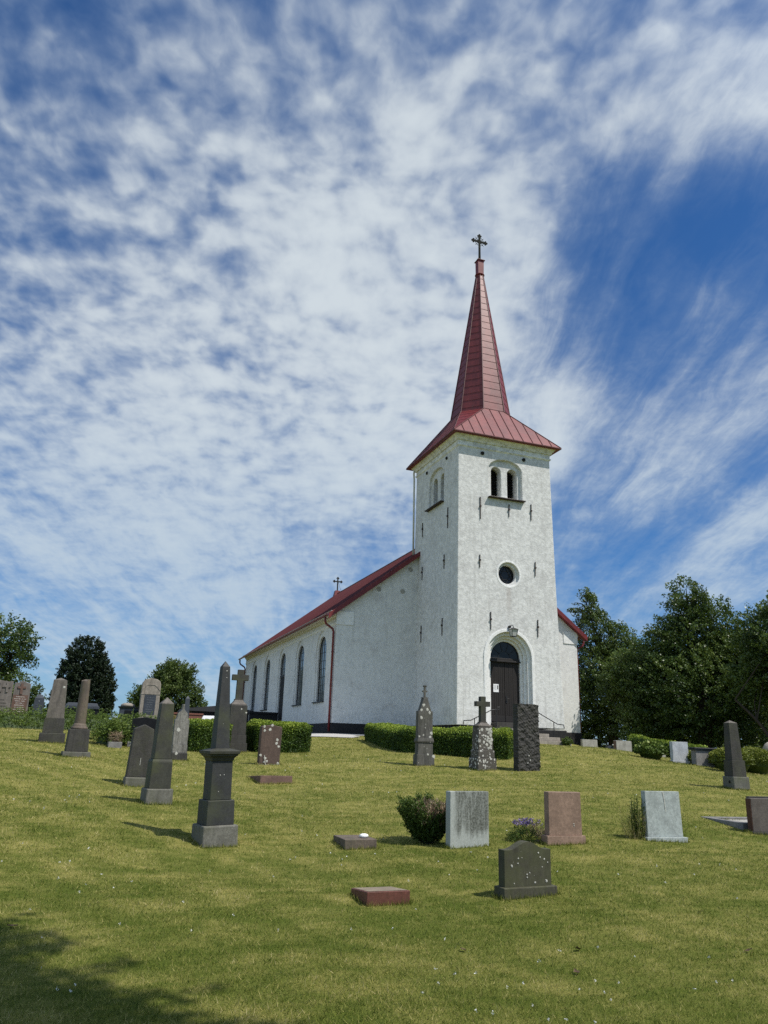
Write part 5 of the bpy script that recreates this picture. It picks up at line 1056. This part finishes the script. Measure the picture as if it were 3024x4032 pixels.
ball('leafy_shrub','broad-leaved dark shrub in front of the pale bluish slab',2.25,-11.25,.50,.60,2400,'juniper_leaf','shrub',.13)
ball('leafy_shrub','small shrub between the pale bluish slab and the capped stone',3.25,-12.35,.26,.5,1300,'ball_leaf','shrub',.08)
ball('leafy_shrub','small weedy shrub growing at the foot of the tower corner beside the handrail',5.05,-1.72,.24,.42,420,'light_leaf','shrub',.10)
# ------------------------------------------------------------------ trees
def tree(name,label,x,y,lobes,trunk,wind,nspray,m_='tree_leaf',L=.14,group=None,cat='tree',nl=46,sl=(.7,1.4),shell=.55,limbs=True,spread=.17,bias=.3):
    z=gz(x,y); o=thing(name,label,cat,(x,y,z),0,group); lb=np.array(lobes,float); vol=(lb[:,3]*lb[:,4]*lb[:,5])**.72; k=RNG.choice(len(lb),nspray,p=vol/vol.sum()); d=rnd(nspray)
    rr_=(shell+(1.0-shell)*RNG.uniform(0,1,nspray)**.6); c=lb[k,:3]+d*lb[k,3:6]*rr_[:,None]; out=unit(d/lb[k,3:6])
    dr=unit(out*.75+np.array(wind)*.8+rnd(nspray)*.45); ln=RNG.uniform(*sl,nspray)
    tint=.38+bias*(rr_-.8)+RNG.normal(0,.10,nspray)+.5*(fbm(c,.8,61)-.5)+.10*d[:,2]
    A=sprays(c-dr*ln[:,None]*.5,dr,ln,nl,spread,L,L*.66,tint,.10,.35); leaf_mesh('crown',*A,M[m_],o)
    if trunk:
        q=MB(); tk=np.array(trunk,float); fs_=np.linspace(0,len(tk)-1,(len(tk)-1)*5+1); sm_=[]
        for f in fs_:
            i=min(int(f),len(tk)-2); u=f-i; p0,p1,p2,p3=tk[max(i-1,0)],tk[i],tk[i+1],tk[min(i+2,len(tk)-1)]; sm_.append(.5*((2*p1)+(p2-p0)*u+(2*p0-5*p1+4*p2-p3)*u*u+(3*p1-p0-3*p2+p3)*u**3))
        q.tube([p[:3] for p in sm_],[max(p[3],.02) for p in sm_],12); tp=Vector(trunk[-1][:3]); 
        if limbs:
            r_=random.Random(int(abs(x)*100))
            for i in range(len(lb)):
                tgt=Vector(lb[i,:3])+Vector((0,0,lb[i,5]*.3)); st=Vector(trunk[1+i%max(1,len(trunk)-1)][:3]); mid=st.lerp(tgt,.5)+Vector((r_.uniform(-.4,.4),r_.uniform(-.4,.4),-.3)); q.tube([st,mid,tgt],[trunk[-1][3]*.75,trunk[-1][3]*.45,.03],7)
                for j in range(5):
                    e=tgt+Vector((r_.uniform(-1,1)*lb[i,3],r_.uniform(-1,1)*lb[i,4],r_.uniform(-.6,.4)*lb[i,5]))*.6; q.tube([mid.lerp(tgt,.3+.14*j),mid.lerp(tgt,.6).lerp(e,.5)+Vector((0,0,.25)),e],[trunk[-1][3]*.3,.05,.012],5)
        q.obj('trunk',M['bark'],o)
    return o
ux,uy=.736,-.677      # "to the right" as the right-hand trees stand
WD=(-.66,.60,.42)
def rel(*ls): return [(a*ux+b*.677,a*uy+b*.736,z,r1,r2,h) for a,b,z,r1,r2,h in ls]   # a to the right, b away
tree('linden_tree','big wind-combed linden with a forked trunk, the middle of the right-hand trees',15.88,.815,rel((0,0,4.8,3.3,3.0,2.9),(-.55,.2,7.8,1.9,1.9,2.1),(-.3,0,9.9,1.15,1.2,1.6),(-2.2,0,5.0,2.0,2.2,2.3),(-1.7,.2,7.4,1.2,1.3,1.3),(1.7,0,6.2,1.9,2,2.0),(2.6,-.2,3.9,2.1,2.1,2.0),(-2.9,.2,3.0,2.0,1.9,1.6),(.9,.2,8.6,1.5,1.5,1.7),(2.3,.2,7.4,1.2,1.3,1.3),(-3.6,.6,5.8,1.6,1.6,1.6),(-4.3,1.2,5.4,1.4,1.4,1.5)),
     [(0,0,-.3,.42),(0.02,0,1.0,.33),(-.05,.05,2.2,.30),(-.1,.1,4.5,.20),(-.1,.1,7.5,.10)],WD,2900,group='trees to the right of the church')
tree('linden_tree','dark linden beside the church with a narrow crown tip, leftmost of the right-hand trees',16.80,10.43,rel((0,0,5.2,2.9,2.7,3.2),(-1.0,0,9.0,1.5,1.6,2.0),(-1.4,0,11.0,.95,1.0,1.2),(1.6,0,6.6,2.1,2.1,2.2),(-1.7,0,4.2,1.9,2,2.8),(3.0,0,4.4,2.6,2.5,2.8),(.6,.2,8.4,1.4,1.4,1.4),(4.6,0,5.2,2.2,2,2.0)),
     [(0,0,-.3,.45),(0,0,1.6,.36),(.05,0,3.6,.3),(-.3,0,8,.14)],WD,2200,group='trees to the right of the church')
tree('linden_tree','leaning tree with a bare curved limb at the right edge of the view',14.6,-5.2,rel((1.2,.9,6.9,2.2,2.2,2.2),(2.9,.8,5.0,2.5,2.3,2.8),(.2,1.2,7.6,1.5,1.4,1.5),(2.0,.8,8.9,1.6,1.5,1.4),(4.2,.8,7.0,2.4,2.2,2.8),(3.4,.4,2.7,1.7,1.7,1.3),(-.2,2.2,5.4,1.6,1.5,1.2)),
     [(.45,-.40,-.3,.13),(.25,-.2,1.0,.11),(-.05,.1,2.2,.09),(-.5,.55,3.3,.07),(-1.1,1.2,4.3,.05)],WD,1900,group='trees to the right of the church')
tree('linden_tree','dense tree closing the gap behind the two largest right-hand trees',21.5,7.5,rel((0,0,4.6,3.0,2.6,3.4),(2.6,0,4.8,2.8,2.4,3.6),(-1.5,0,4.0,2.4,2.2,3.2),(5.0,0,4.2,2.6,2.4,2.8)),[(0,0,-.3,.4),(0,0,3,.3),(0,0,5,.2)],WD,1300,L=.17,group='trees to the right of the church')
q=MB(); 
tree('oak_tree','large broad-crowned tree cut by the left edge',-24.9,25.0,[(-1.5,0,5.6,4.2,3.6,2.9),(1.6,0,7.2,2.3,2.3,1.35),(3.0,0,6.2,1.3,1.5,.8),(2.9,0,4.7,1.2,1.4,.55),(1.4,0,4.6,2.0,2.0,.9),(2.6,0,3.4,1.1,1.2,.7),(-1,0,2.8,3.2,3,1.6)],[(-1.5,0,-.3,.5),(-1.4,0,2.4,.42),(-1.2,0,5,.3)],(.35,0,.1),900,m_='tree_leaf',L=.17,bias=.5,spread=.2)
tree('yew_tree','dense dark conical yew behind the column and pillar',-17.2,11.477,[(0,0,1.5,1.62,1.5,1.8),(-.02,0,3.0,1.42,1.3,1.5),(-.12,0,4.2,1.0,.95,1.05),(.45,0,2.2,1.25,1.2,1.7)],[(0,0,-.2,.25),(0,0,2.5,.15)],(-.1,0,.9),1800,m_='yew_leaf',L=.10,nl=44,sl=(.25,.5),shell=.8,limbs=False,spread=.09)
tree('round_tree','round leafy tree standing far behind the sandstone headstone',-10.45,35.2,[(0,0,4.2,2.6,2.5,2.0),(.3,0,5.9,1.7,1.7,1.2),(-1.7,0,3.8,1.5,1.6,1.3),(1.9,0,3.0,1.3,1.4,1.2),(-.2,0,6.3,1.0,1,.8)],[(0,0,-.2,.32),(0,0,2,.25),(0,0,4.4,.15)],(0,0,.35),850,m_='light_leaf',L=.17,bias=.5,spread=.2)
for i,(x_,y_,w_,h_,lab) in enumerate(((-20.4,14.5,1.5,2.4,'light green bushes behind the dark slate pillar, beside the yew'),(-22.6,13.0,1.8,2.2,'light green bush behind the tall reddish headstone'),(-11.6,30,1.2,1.8,'small bush at the foot of the far round tree'))):
    tree('shrub',lab,x_,y_,[(0,0,h_*.45,w_,w_,h_*.55),(.4,0,h_*.8,w_*.5,w_*.5,h_*.35),(-.5,.1,h_*.75,w_*.5,w_*.5,h_*.3)],[(0,0,-.2,.08),(0,0,h_*.5,.05)],(0,0,.4),260,m_='light_leaf',L=.13,cat='shrub',limbs=False,sl=(.4,.8),spread=.13)
for x_,y_,w_,h_,lab in ((18.2,2.2,2.6,2.6,'dark undergrowth below the forked linden'),(16.8,14.5,2.6,3.0,'dark undergrowth beside the church below the leftmost linden'),(19.8,-3.6,2.6,2.2,'bushy growth behind the leaning tree at the right edge'),(27.0,5.0,3.5,3.4,'distant bushes seen between the right-hand trunks')):
    tree('undergrowth_shrub',lab,x_,y_,rel((0,0,h_*.45,w_,w_*.7,h_*.6),(w_*.7,0,h_*.4,w_*.6,w_*.6,h_*.5),(-w_*.8,0,h_*.4,w_*.7,w_*.6,h_*.5)),[(0,0,-.2,.1),(0,0,h_*.5,.06)],(0,0,.3),420,cat='shrub',limbs=False,L=.15,sl=(.5,.9))

# the tree the photographer stands under: it is behind the camera and shades the lower left of the lawn
tree('linden_tree','tree behind the viewpoint shading the near left corner of the lawn',-11.0,-39.5,[(-2.75,6.25,10.2,2.2,2.2,1.0),(-3.4,5.6,9.8,1.8,1.8,.9),(-2.0,5.6,10.0,1.8,1.6,.9),(-1.6,4.4,9.6,2.0,2.0,1.2),(0,0,8.6,4,3.6,2.2)],[(0,0,-.3,.34),(0,0,3,.27),(-.3,.6,7,.18)],(0,0,.2),2000,L=.16)
